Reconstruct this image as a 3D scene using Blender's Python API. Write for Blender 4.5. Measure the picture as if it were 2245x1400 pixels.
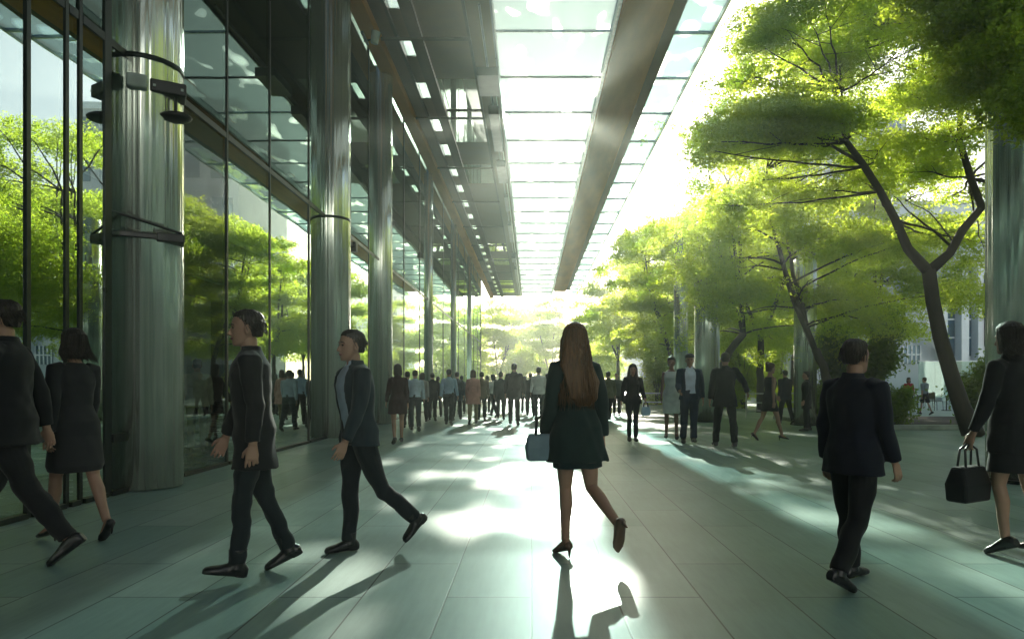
import bpy, bmesh, math, random
import numpy as np
from mathutils import Vector, Matrix

R = math.radians
S = bpy.context.scene
COL = S.collection
random.seed(7)
for o in list(bpy.data.objects):
    bpy.data.objects.remove(o)

# ---------------------------------------------------------------- camera
F, VX, VY, EYE = 1500.0, 1165.0, 840.0, 1.31      # focal length / vanishing point of the 2245x1400 photograph
cd = bpy.data.cameras.new('camera')
cam = bpy.data.objects.new('camera', cd)
COL.objects.link(cam)
cam.location = (0, 0, EYE)
cam.rotation_euler = (R(90), 0, 0)
cd.sensor_fit = 'HORIZONTAL'
cd.sensor_width = 36
cd.lens = F / 2245 * 36
cd.shift_x = -(VX - 1122.5) / 2245
cd.shift_y = (VY - 700) / 2245
cd.clip_start = 0.05
cd.clip_end = 3000
S.camera = cam

# ---------------------------------------------------------------- world and sun
SUN_AZ, SUN_EL = 3.2, 21.5
w = bpy.data.worlds.new('World')
S.world = w
w.use_nodes = True
wn = w.node_tree
for n in list(wn.nodes):
    wn.nodes.remove(n)
sky = wn.nodes.new('ShaderNodeTexSky')
sky.sky_type = 'NISHITA'
sky.sun_disc = False
sky.sun_elevation = R(SUN_EL)
sky.sun_rotation = R(SUN_AZ)
sky.air_density = 1.0
sky.dust_density = 1.6
sky.ozone_density = 1.0
bg = wn.nodes.new('ShaderNodeBackground')
bg.inputs['Strength'].default_value = 0.05
wo = wn.nodes.new('ShaderNodeOutputWorld')
wn.links.new(sky.outputs[0], bg.inputs[0])
wn.links.new(bg.outputs[0], wo.inputs[0])

sl = bpy.data.lights.new('sun', 'SUN')
sl.energy = 5.0
sl.angle = R(0.5)
sl.color = (1.0, 0.93, 0.80)
sun = bpy.data.objects.new('sun', sl)
COL.objects.link(sun)
SDIR = Vector((math.sin(R(SUN_AZ)) * math.cos(R(SUN_EL)), math.cos(R(SUN_AZ)) * math.cos(R(SUN_EL)), math.sin(R(SUN_EL))))
sun.rotation_euler = (-SDIR).to_track_quat('-Z', 'Y').to_euler()
sun.location = SDIR * 60

S.view_settings.view_transform = 'Standard'
S.view_settings.look = 'None'
S.view_settings.gamma = 1
S.view_settings.exposure = 2.12
S.render.engine = 'CYCLES'
S.cycles.use_denoising = True
S.cycles.max_bounces = 9
S.cycles.diffuse_bounces = 3
S.cycles.glossy_bounces = 4
S.cycles.transmission_bounces = 6
S.cycles.transparent_max_bounces = 24
S.cycles.volume_bounces = 0
S.cycles.sample_clamp_indirect = 8
S.cycles.caustics_reflective = False
S.cycles.caustics_refractive = False

# ---------------------------------------------------------------- helpers
def G(x, y):
    """ground point seen at photo pixel x, y"""
    d = F * EYE / (y - VY)
    return ((x - VX) / F * d, d)

def PX(x, y, d):
    return Vector(((x - VX) / F * d, d, EYE + (VY - y) / F * d))

def tag(o, label=None, cat=None, group=None, kind=None):
    if label: o['label'] = label
    if cat: o['category'] = cat
    if group: o['group'] = group
    if kind: o['kind'] = kind
    return o

def empty(name, loc, rz=0.0):
    o = bpy.data.objects.new(name, None)
    o.empty_display_size = 0.3
    o.location = loc
    o.rotation_euler = (0, 0, rz)
    COL.objects.link(o)
    return o

def thing(name, label, cat, loc=(0, 0, 0), rz=0.0, group=None):
    return tag(empty(name, loc, rz), label, cat, group)

def wloc(o):
    v = Vector((0, 0, 0))
    while o is not None:
        v += Vector(o.location)
        o = o.parent
    return v

class MB:
    def __init__(self):
        self.v, self.f = [], []

    def box(self, x0, x1, y0, y1, z0, z1):
        b = len(self.v)
        self.v += [(x0, y0, z0), (x1, y0, z0), (x1, y1, z0), (x0, y1, z0), (x0, y0, z1), (x1, y0, z1), (x1, y1, z1), (x0, y1, z1)]
        self.f += [tuple(b + i for i in q) for q in ((0, 3, 2, 1), (4, 5, 6, 7), (0, 1, 5, 4), (1, 2, 6, 5), (2, 3, 7, 6), (3, 0, 4, 7))]
        return self

    def rings(self, rs, cap=True):
        """rs: list of lists of points, all the same length"""
        n = len(rs[0])
        b = len(self.v)
        for r in rs:
            self.v += [tuple(p) for p in r]
        for i in range(len(rs) - 1):
            for j in range(n):
                a, c = b + i * n + j, b + i * n + (j + 1) % n
                self.f.append((a, c, c + n, a + n))
        if cap:
            self.f.append(tuple(b + j for j in reversed(range(n))))
            self.f.append(tuple(b + (len(rs) - 1) * n + j for j in range(n)))
        return self

    def tube(self, pts, rad, n=10, flat=None):
        """tube along pts with one radius per point; flat=(axis, ratio) squashes it along axis"""
        pts = [Vector(p) for p in pts]
        rs = []
        prev = None
        for i, p in enumerate(pts):
            d = (pts[min(i + 1, len(pts) - 1)] - pts[max(i - 1, 0)])
            d = d.normalized() if d.length > 1e-9 else Vector((0, 0, 1))
            if prev is None:
                a = Vector((1, 0, 0)) if abs(d.x) < 0.9 else Vector((0, 1, 0))
            else:
                a = prev
            u = (a - d * a.dot(d)).normalized()
            prev = u
            v = d.cross(u)
            r = rad[i]
            ru, rv = r if isinstance(r, tuple) else (r, r)
            rs.append([p + u * (ru * math.cos(2 * math.pi * k / n)) + v * (rv * math.sin(2 * math.pi * k / n)) for k in range(n)])
        return self.rings(rs)

    def ell(self, c, rx, ry, rz, n=14, m=9):
        c = Vector(c)
        rs = []
        for i in range(m):
            t = math.pi * (0.04 + 0.92 * i / (m - 1))
            rs.append([c + Vector((rx * math.sin(t) * math.cos(2 * math.pi * k / n), ry * math.sin(t) * math.sin(2 * math.pi * k / n), -rz * math.cos(t))) for k in range(n)])
        return self.rings(rs)

    def cyl(self, x, y, z0, z1, r, n=32, r1=None):
        r1 = r if r1 is None else r1
        return self.rings([[(x + q * math.cos(2 * math.pi * k / n), y + q * math.sin(2 * math.pi * k / n), z) for k in range(n)] for z, q in ((z0, r), (z1, r1))])

    def build(self, name, m, parent=None, smooth=False, world=True, bevel=0):
        me = bpy.data.meshes.new(name)
        vs = np.array(self.v, dtype=float)
        if parent is not None and world:
            vs = vs - np.array(wloc(parent))
        me.from_pydata(vs.tolist(), [], self.f)
        me.update()
        if m: me.materials.append(m)
        o = bpy.data.objects.new(name, me)
        COL.objects.link(o)
        if parent is not None: o.parent = parent
        if smooth:
            me.polygons.foreach_set('use_smooth', [True] * len(me.polygons))
            if smooth == 'auto':
                for e in range(0): pass
                me.polygons.foreach_set('use_smooth', [len(p.vertices) == 4 for p in me.polygons])
        if bevel:
            b = o.modifiers.new('bevel', 'BEVEL')
            b.width = bevel
            b.segments = 2
            b.limit_method = 'ANGLE'
        return o

# ---------------------------------------------------------------- materials
def newmat(name):
    m = bpy.data.materials.new(name)
    m.use_nodes = True
    nt = m.node_tree
    for n in list(nt.nodes): nt.nodes.remove(n)
    out = nt.nodes.new('ShaderNodeOutputMaterial')
    return m, nt, out

def coords(nt, scale=(1, 1, 1), rot=(0, 0, 0), kind='Object'):
    tc = nt.nodes.new('ShaderNodeTexCoord')
    mp = nt.nodes.new('ShaderNodeMapping')
    mp.inputs['Scale'].default_value = scale
    mp.inputs['Rotation'].default_value = rot
    nt.links.new(tc.outputs[kind], mp.inputs[0])
    return mp.outputs[0]

def noise_node(nt, vec, scale, detail=4, rough=0.55):
    n = nt.nodes.new('ShaderNodeTexNoise')
    n.inputs['Scale'].default_value = scale
    n.inputs['Detail'].default_value = detail
    n.inputs['Roughness'].default_value = rough
    nt.links.new(vec, n.inputs['Vector'])
    return n.outputs[0]

def ramp(nt, fac, stops):
    r = nt.nodes.new('ShaderNodeValToRGB')
    e = r.color_ramp.elements
    while len(e) < len(stops): e.new(0.5)
    for i, (p, c) in enumerate(stops):
        e[i].position = p
        e[i].color = (*c, 1) if len(c) == 3 else c
    nt.links.new(fac, r.inputs[0])
    return r.outputs[0]

def vary(c, k):
    return tuple(min(1, max(0, q * k)) for q in c)

def pmat(name, c, rough=0.6, metal=0.0, var=0.25, nscale=3.0, stretch=(1, 1, 1), bump=0.0, bscale=40.0, spec=0.5, rvar=0.1, sheen=0.0):
    m, nt, out = newmat(name)
    p = nt.nodes.new('ShaderNodeBsdfPrincipled')
    vec = coords(nt, stretch)
    n = noise_node(nt, vec, nscale)
    nt.links.new(ramp(nt, n, [(0.3, vary(c, 1 - var)), (0.7, vary(c, 1 + var))]), p.inputs['Base Color'])
    nt.links.new(ramp(nt, n, [(0.25, (max(rough - rvar, .02),) * 3), (0.75, (min(1, rough + rvar),) * 3)]), p.inputs['Roughness'])
    p.inputs['Metallic'].default_value = metal
    p.inputs['Specular IOR Level'].default_value = spec
    if sheen:
        p.inputs['Sheen Weight'].default_value = sheen
    if bump:
        b = nt.nodes.new('ShaderNodeBump')
        b.inputs['Strength'].default_value = bump
        b.inputs['Distance'].default_value = 0.01
        nt.links.new(noise_node(nt, vec, bscale, 3), b.inputs['Height'])
        nt.links.new(b.outputs[0], p.inputs['Normal'])
    nt.links.new(p.outputs[0], out.inputs[0])
    return m

def glassmat(name, tint, refl, rtint=(0.95, 1, 0.98), rough=0.0, dirt=0.0, wav=0.0, dapple_film=None):
    """thin architectural glass: straight-through transparency plus a coated reflection"""
    m, nt, out = newmat(name)
    tr = nt.nodes.new('ShaderNodeBsdfTransparent')
    tr.inputs[0].default_value = (*tint, 1)
    gl = nt.nodes.new('ShaderNodeBsdfGlossy')
    gl.inputs[0].default_value = (*rtint, 1)
    gl.inputs['Roughness'].default_value = rough
    lw = nt.nodes.new('ShaderNodeLayerWeight')
    lw.inputs['Blend'].default_value = 0.5
    pw = nt.nodes.new('ShaderNodeMath'); pw.operation = 'POWER'; pw.inputs[1].default_value = 4
    nt.links.new(lw.outputs['Facing'], pw.inputs[0])
    ma = nt.nodes.new('ShaderNodeMath'); ma.operation = 'MULTIPLY_ADD'
    ma.inputs[1].default_value = 1 - refl; ma.inputs[2].default_value = refl
    nt.links.new(pw.outputs[0], ma.inputs[0])
    vec = coords(nt)
    if wav:
        b = nt.nodes.new('ShaderNodeBump')
        b.inputs['Strength'].default_value = wav
        b.inputs['Distance'].default_value = 0.05
        nt.links.new(noise_node(nt, vec, 0.7, 1), b.inputs['Height'])
        nt.links.new(b.outputs[0], gl.inputs['Normal'])
    mx = nt.nodes.new('ShaderNodeMixShader')
    nt.links.new(ma.outputs[0], mx.inputs[0])
    nt.links.new(tr.outputs[0], mx.inputs[1])
    nt.links.new(gl.outputs[0], mx.inputs[2])
    last = mx.outputs[0]
    if dirt:
        df = nt.nodes.new('ShaderNodeBsdfTranslucent')
        df.inputs[0].default_value = (0.85, 0.9, 0.88, 1)
        m2 = nt.nodes.new('ShaderNodeMixShader')
        nz = noise_node(nt, coords(nt, (1, 0.25, 1)), 1.2, 6, 0.65)
        nt.links.new(ramp(nt, nz, [(0.3, (dirt * .4,) * 3), (0.75, (dirt * 1.6,) * 3)]), m2.inputs[0])
        nt.links.new(last, m2.inputs[1])
        nt.links.new(df.outputs[0], m2.inputs[2])
        last = m2.outputs[0]
    if dapple_film:                                            # made-up blotches added to the glass to break sunlight into dapples
        t2 = nt.nodes.new('ShaderNodeBsdfTransparent'); t2.inputs[0].default_value = (*dapple_film[0], 1)
        d2 = nt.nodes.new('ShaderNodeBsdfTranslucent'); d2.inputs[0].default_value = (.55, .62, .60, 1)
        fm = nt.nodes.new('ShaderNodeMixShader'); fm.inputs[0].default_value = .18
        nt.links.new(t2.outputs[0], fm.inputs[1]); nt.links.new(d2.outputs[0], fm.inputs[2])
        m3 = nt.nodes.new('ShaderNodeMixShader')
        nz = noise_node(nt, coords(nt, (1, .55, 1)), dapple_film[1], 1.5, .5)
        nt.links.new(ramp(nt, nz, [(dapple_film[2], (1, 1, 1)), (dapple_film[2] + .08, (0, 0, 0))]), m3.inputs[0])
        nt.links.new(last, m3.inputs[1]); nt.links.new(fm.outputs[0], m3.inputs[2])
        last = m3.outputs[0]
    nt.links.new(last, out.inputs[0])
    return m

def leafmat(name, c, tc, mixf=0.5):
    m, nt, out = newmat(name)
    vec = coords(nt)
    n = noise_node(nt, vec, 0.9, 5, 0.6)
    n2 = noise_node(nt, vec, 9.0, 2)
    ad = nt.nodes.new('ShaderNodeMath'); ad.operation = 'ADD'
    nt.links.new(n, ad.inputs[0]); nt.links.new(n2, ad.inputs[1])
    hv = nt.nodes.new('ShaderNodeMath'); hv.operation = 'MULTIPLY'; hv.inputs[1].default_value = 0.5
    nt.links.new(ad.outputs[0], hv.inputs[0])
    d = nt.nodes.new('ShaderNodeBsdfPrincipled')
    d.inputs['Roughness'].default_value = 0.45
    d.inputs['Specular IOR Level'].default_value = 0.35
    t = nt.nodes.new('ShaderNodeBsdfTranslucent')
    nt.links.new(ramp(nt, hv.outputs[0], [(0.35, vary(c, .6)), (0.65, vary(c, 1.4))]), d.inputs['Base Color'])
    nt.links.new(ramp(nt, hv.outputs[0], [(0.35, (tc[0] * .7, tc[1] * .8, tc[2])), (0.65, (tc[0] * 1.25, tc[1] * 1.15, tc[2]))]), t.inputs[0])
    mx = nt.nodes.new('ShaderNodeMixShader')
    mx.inputs[0].default_value = mixf
    nt.links.new(d.outputs[0], mx.inputs[1])
    nt.links.new(t.outputs[0], mx.inputs[2])
    nt.links.new(mx.outputs[0], out.inputs[0])
    return m

def floormat():
    m, nt, out = newmat('stone_paving')
    p = nt.nodes.new('ShaderNodeBsdfPrincipled')
    vec = coords(nt, (1, 1, 1), (0, 0, R(90)))
    br = nt.nodes.new('ShaderNodeTexBrick')
    br.offset = 0.37
    br.inputs['Color1'].default_value = (0.19, 0.305, 0.282, 1)
    br.inputs['Color2'].default_value = (0.30, 0.405, 0.375, 1)
    br.inputs['Mortar'].default_value = (0.06, 0.075, 0.07, 1)
    br.inputs['Scale'].default_value = 1
    br.inputs['Mortar Size'].default_value = 0.006
    br.inputs['Mortar Smooth'].default_value = 0.3
    br.inputs['Brick Width'].default_value = 2.1
    br.inputs['Row Height'].default_value = 0.52
    nt.links.new(vec, br.inputs['Vector'])
    g = coords(nt)
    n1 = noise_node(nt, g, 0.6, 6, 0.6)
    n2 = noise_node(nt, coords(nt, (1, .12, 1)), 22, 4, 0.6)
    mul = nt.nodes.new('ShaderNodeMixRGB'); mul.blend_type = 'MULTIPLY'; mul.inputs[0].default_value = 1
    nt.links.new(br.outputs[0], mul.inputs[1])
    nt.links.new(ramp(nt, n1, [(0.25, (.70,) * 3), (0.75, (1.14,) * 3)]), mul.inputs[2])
    mul2 = nt.nodes.new('ShaderNodeMixRGB'); mul2.blend_type = 'MULTIPLY'; mul2.inputs[0].default_value = 1
    nt.links.new(mul.outputs[0], mul2.inputs[1])
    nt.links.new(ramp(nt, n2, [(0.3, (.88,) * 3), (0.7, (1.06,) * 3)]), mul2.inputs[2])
    nt.links.new(mul2.outputs[0], p.inputs['Base Color'])
    p.inputs['Roughness'].default_value = 0.42
    p.inputs['Specular IOR Level'].default_value = 0.4
    b = nt.nodes.new('ShaderNodeBump'); b.inputs['Strength'].default_value = 0.12; b.inputs['Distance'].default_value = 0.004
    inv = nt.nodes.new('ShaderNodeMath'); inv.operation = 'MULTIPLY_ADD'; inv.inputs[1].default_value = -1.0; inv.inputs[2].default_value = 1
    nt.links.new(br.outputs['Fac'], inv.inputs[0])
    sm = nt.nodes.new('ShaderNodeMath'); sm.operation = 'MULTIPLY_ADD'; sm.inputs[1].default_value = 0.15
    nt.links.new(n2, sm.inputs[0]); nt.links.new(inv.outputs[0], sm.inputs[2])
    nt.links.new(sm.outputs[0], b.inputs['Height'])
    nt.links.new(b.outputs[0], p.inputs['Normal'])
    nt.links.new(p.outputs[0], out.inputs[0])
    return m

M = {}
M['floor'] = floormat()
M['frame'] = pmat('dark_frame_metal', (0.018, 0.024, 0.023), 0.35, 0.3, bump=0.02)
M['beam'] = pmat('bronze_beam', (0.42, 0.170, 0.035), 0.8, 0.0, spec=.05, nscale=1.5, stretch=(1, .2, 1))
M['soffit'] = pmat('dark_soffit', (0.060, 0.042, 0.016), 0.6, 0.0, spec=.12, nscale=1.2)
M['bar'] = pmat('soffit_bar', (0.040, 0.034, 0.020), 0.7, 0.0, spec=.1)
M['steel'] = pmat('brushed_column_steel', (0.80, 0.85, 0.73), 0.17, 0.75, var=0.25, nscale=11, stretch=(1, 1, .02), bump=0.15, bscale=12, rvar=.07)
M['post'] = pmat('pale_post_metal', (0.62, 0.66, 0.62), 0.4, 0.6, nscale=6, stretch=(1, 1, .05))
M['glass'] = glassmat('facade_glass', (0.50, 0.70, 0.63), 0.50, (0.84, 1.0, 0.93), wav=0.03)
M['glass_upper'] = glassmat('upper_facade_glass', (0.32, 0.48, 0.42), 0.20, (0.74, 0.95, 0.85), wav=0.03)
M['glass_clear'] = glassmat('clear_facade_glass', (0.74, 0.86, 0.81), 0.14, (0.88, 1.0, 0.95), wav=0.03)
M['roofglass'] = glassmat('roof_glass', (0.74, 0.82, 0.80), 0.06, dapple_film=((.06, .09, .09), 1.15, .575))
M['clearroof'] = glassmat('skylight_glass', (0.45, 0.52, 0.52), 0.08)
M['tintglass'] = glassmat('tinted_soffit_glass', (0.05, 0.06, 0.045), 0.10, dirt=0.01)
M['edgeglass'] = glassmat('edge_glass', (0.62, 0.80, 0.77), 0.14, dapple_film=((.08, .15, .15), 1.1, .49))
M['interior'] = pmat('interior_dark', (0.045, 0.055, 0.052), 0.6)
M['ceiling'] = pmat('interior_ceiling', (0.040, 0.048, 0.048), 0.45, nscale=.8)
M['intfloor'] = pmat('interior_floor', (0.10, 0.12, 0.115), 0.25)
M['black'] = pmat('black_plastic', (0.010, 0.011, 0.011), 0.4)
M['lens'] = pmat('fixture_glass', (0.35, 0.40, 0.38), 0.15)
M['bark'] = pmat('dark_bark', (0.040, 0.034, 0.026), 0.85, var=.4, nscale=5, stretch=(1, 1, .25), bump=0.6, bscale=18)
M['leaf'] = leafmat('leaf_green', (0.10, 0.15, 0.016), (0.62, 0.78, 0.06), 0.68)
M['leaf_far'] = leafmat('leaf_light', (0.11, 0.16, 0.022), (0.68, 0.82, 0.08), 0.68)
M['leaf_dark'] = leafmat('leaf_deep', (0.055, 0.10, 0.020), (0.30, 0.48, 0.04), 0.55)
M['wall_pale'] = pmat('pale_render', (0.58, 0.62, 0.62), 0.8, nscale=.4, var=.07, bump=.05)
M['wall_grey'] = pmat('grey_stone', (0.42, 0.45, 0.46), 0.8, nscale=.5, var=.1)
M['white'] = pmat('white_metal', (0.78, 0.80, 0.79), 0.45, var=.05)
M['winglass'] = pmat('blue_window_glass', (0.08, 0.15, 0.19), 0.08, 0.3, nscale=.6, var=.4)
M['tealglass'] = pmat('teal_shop_glass', (0.015, 0.085, 0.095), 0.08, 0.3, nscale=2, var=.5)
M['kerb'] = pmat('kerb_stone', (0.34, 0.37, 0.36), 0.7, bump=.1)
M['soil'] = pmat('planting_soil', (0.05, 0.042, 0.03), 0.9, bump=.4)
M['bench'] = pmat('pale_bench_slats', (0.5, 0.47, 0.42), 0.6)
M['lettering'] = pmat('pale_lettering', (0.75, 0.8, 0.8), 0.5)

# ---------------------------------------------------------------- ground
def build_ground():
    mb = MB()
    mb.v = [(-190, -40, 0), (190, -40, 0), (190, 330, 0), (-190, 330, 0)]
    mb.f = [(0, 1, 2, 3)]
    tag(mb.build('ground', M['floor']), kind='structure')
build_ground()

def fluted(x, y, z0, z1, r, seed, n=220):
    rnd = random.Random(seed)
    fs = [(rnd.randint(9, 14), .0035), (rnd.randint(19, 27), .0028), (rnd.randint(36, 52), .0018), (rnd.randint(3, 5), .004)]
    ph = [rnd.random() * 6.28 for _ in fs]
    mb = MB()
    def ring(z):
        out = []
        for k in range(n):
            a = 2 * math.pi * k / n
            q = r * (1 + sum(A / .45 * math.sin(f * a + p) for (f, A), p in zip(fs, ph)))
            out.append((x + q * math.cos(a), y + q * math.sin(a), z))
        return out
    mb.rings([ring(z0), ring(z1)])
    return mb

# ---------------------------------------------------------------- office building on the left
FX = -4.9
TRZ, TOPZ = 5.28, 11.5
MULL = [-40, -34, -28, -22, -16, -10, -6, -2, 1, 3.0, 4.6, 5.7, 6.65, 7.2, 7.42, 7.9, 9.55, 11.0, 12.8, 15.05, 18.5, 20.6, 23.4, 26.3, 30, 34, 38, 42, 46, 50, 54, 58, 62, 66]  # bays far behind the camera are added to darken the near floor
def build_office():
    b = thing('glass_office_building', 'tall glass fronted office building with dark mullions and steel columns along the walkway', 'building', (FX, 20, 0))
    for i, y in enumerate(MULL):
        wd = 0.06 if y == 7.9 else 0.026
        MB().box(FX - 0.05, FX + 0.018, y - wd, y + wd, 0.005, TOPZ - .02).build('mullion', M['frame'], b)
    for i in range(len(MULL) - 1):
        a, c = MULL[i] + .04, MULL[i + 1] - .04
        near_col = any(a - .3 < q < c + .3 for q in (9.3, 18.0, 24.0))
        g = M['glass_clear'] if (7.9 < a < 9.55 or near_col) else M['glass']
        for z0, z1 in ((0.06, TRZ - .05), (TRZ + .05, TOPZ - .05)):
            mb = MB()
            tx = random.uniform(-.004, .004)
            mb.v = [(FX + tx, a, z0), (FX - tx, c, z0), (FX - tx, c, z1), (FX + tx, a, z1)]
            mb.f = [(0, 1, 2, 3)]
            mb.build('glass_pane', M['glass_upper'] if z0 > 1 else g, b)
        MB().box(FX - .05, FX + .016, a, c, TRZ - .045, TRZ + .045).build('transom', M['frame'], b)
        MB().box(FX - .08, FX + .045, a, c, 0.004, 0.055).build('sill', M['frame'], b)
    MB().box(FX - .07, FX + .04, 7.97, 9.5, .62, .72).build('door_rail', M['frame'], b)
    MB().box(FX - .07, FX + .04, 6.7, 7.15, 1.02, 1.12).build('door_rail', M['frame'], b)
    # rooms behind the glass
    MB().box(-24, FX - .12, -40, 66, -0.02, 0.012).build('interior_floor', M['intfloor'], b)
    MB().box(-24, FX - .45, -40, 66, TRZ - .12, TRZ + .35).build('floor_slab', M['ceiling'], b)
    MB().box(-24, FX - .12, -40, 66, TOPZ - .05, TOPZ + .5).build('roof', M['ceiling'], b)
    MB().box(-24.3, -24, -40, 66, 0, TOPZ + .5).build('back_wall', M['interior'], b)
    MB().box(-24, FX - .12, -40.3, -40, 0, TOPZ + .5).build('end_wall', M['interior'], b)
    # far gable: a frame and glass, so daylight comes in
    MB().box(-24, FX - .12, 66.1, 66.4, 0, TOPZ + .5).build('end_wall', M['interior'], b)
    for y in (16, 28, 40, 52):
        MB().box(-15.4, -15.0, y, y + 4, 0.015, TRZ - .13).build('partition_wall', M['wall_grey'], b)
    for y in range(6, 64, 6):
        for x in (-8, -12):
            MB().box(x - .1, x + .1, y, y + 2.4, TRZ - .17, TRZ - .122).build('ceiling_panel', M['post'], b)
    # big round columns just behind the glass
    for y, r, x in ((8.68, .43, FX), (16.7, .46, FX), (22.2, .38, FX), (32.5, .20, FX), (43, .18, FX), (54, .18, FX)):
        fluted(x, y, .013, TOPZ - .06, r, int(y * 7)).build('round_column', M['steel'], b, 'auto')
        if y < 20: MB().cyl(x, y, TRZ - .03, TRZ + .03, r + .014, 64).build('column_band', M['frame'], b, 'auto')
    MB().box(FX - .2, FX + .02, 66.5, 66.7, 0, TOPZ).build('corner_post', M['frame'], b)
    return b
office = build_office()

def fixture(label, y, z, kind):
    t = thing('wall_fixture', label, 'wall fixture', (FX + .06, y, z))
    x = FX + .42
    ux, uy = .87, .49                                   # across the column as seen from the walkway
    cx, cy = FX, 8.68
    def lb(mb, u0, u1, v0, v1, z0, z1):
        b = len(mb.v)
        mb.box(u0, u1, -v1, -v0, z0, z1)
        for q in range(b, len(mb.v)):
            u, vv, zz = mb.v[q]
            mb.v[q] = (cx + u * ux - vv * uy, cy + u * uy + vv * ux, zz)
        return mb
    if kind == 'clamp':
        lb(MB(), .05, .45, .12, .455, z - .085, z + .075).build('clamp', M['black'], t, bevel=.02)
        lb(MB(), -.20, .025, .40, .54, z - .10, z + .07).build('lamp_housing', M['lens'], t, bevel=.025)
        MB().ell((cx + .33 * ux + .36 * uy, cy + .33 * uy - .36 * ux, z - .33), .20, .16, .06, 20).build('dome', M['black'], t, True)
        MB().tube([(cx + .33 * ux + .36 * uy, cy + .33 * uy - .36 * ux, z - .32), (cx + .33 * ux + .36 * uy, cy + .33 * uy - .36 * ux, z - .05)], [.02, .02]).build('stem', M['black'], t)
        for u in (.10, .40): lb(MB(), u - .015, u + .015, .456, .47, z - .03, z + .0).build('bolt', M['lens'], t)
    elif kind == 'camera':
        lb(MB(), -.62, .42, .435, .47, z - .035, z + .035).build('bracket_arm', M['black'], t, bevel=.012)
        lb(MB(), .12, .43, .14, .478, z - .055, z + .055).build('clamp', M['black'], t, bevel=.015)
        MB().tube([(cx - .40 * ux + .46 * uy, cy - .40 * uy - .46 * ux, z + .27), (cx + .40 * ux + .46 * uy, cy + .40 * uy - .46 * ux, z + .06)], [.016, .016]).build('brace', M['black'], t)
        hx, hy = cx - .66 * ux + .46 * uy, cy - .66 * uy - .46 * ux
        MB().ell((hx, hy, z + .0), .085, .085, .085).build('camera_head', M['black'], t, True)
        MB().tube([(hx, hy - .04, z), (hx + .02, hy - .11, z - .01)], [.05, .05], 14).build('lens', M['lens'], t)
    else:
        MB().tube([(x - .02, y + .1, z), (x + .30, y, z + .02)], [.025, .025]).build('bracket_arm', M['black'], t)
        MB().box(x + .02, x + .09, y - .45, y + .2, z - .06, z).build('clamp', M['black'], t, bevel=.01)
        MB().tube([(x + .28, y - .02, z - .12), (x + .34, y - .05, z + .18)], [.10, .12], 16).build('lamp_head', M['lens'], t, 'auto')
fixture('black clamp with a boxy lamp high on the thick column beside the walkers', 8.7, 4.95, 'clamp')
fixture('black bracket with round camera below the boxy lamp on the thick column', 8.6, 3.1, 'camera')
fixture('pale lamp head on a black arm high up near the canopy', 18.3, 10.5, 'lamp')
fixture('black bracket without lamp on the second column bay', 18.0, 5.15, 'bracket') if False else None

def small_bracket():
    t = thing('wall_bracket', 'small plain black bracket under the transom of the second column bay', 'wall fixture', (FX + .06, 17.6, 5.0))
    x = FX + .02
    MB().box(x, x + .10, 17.2, 18.4, 4.98, 5.07).build('arm', M['black'], t, bevel=.01)
    MB().box(x, x + .16, 18.42, 18.62, 4.86, 5.12).build('clamp', M['black'], t, bevel=.02)
small_bracket()

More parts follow.
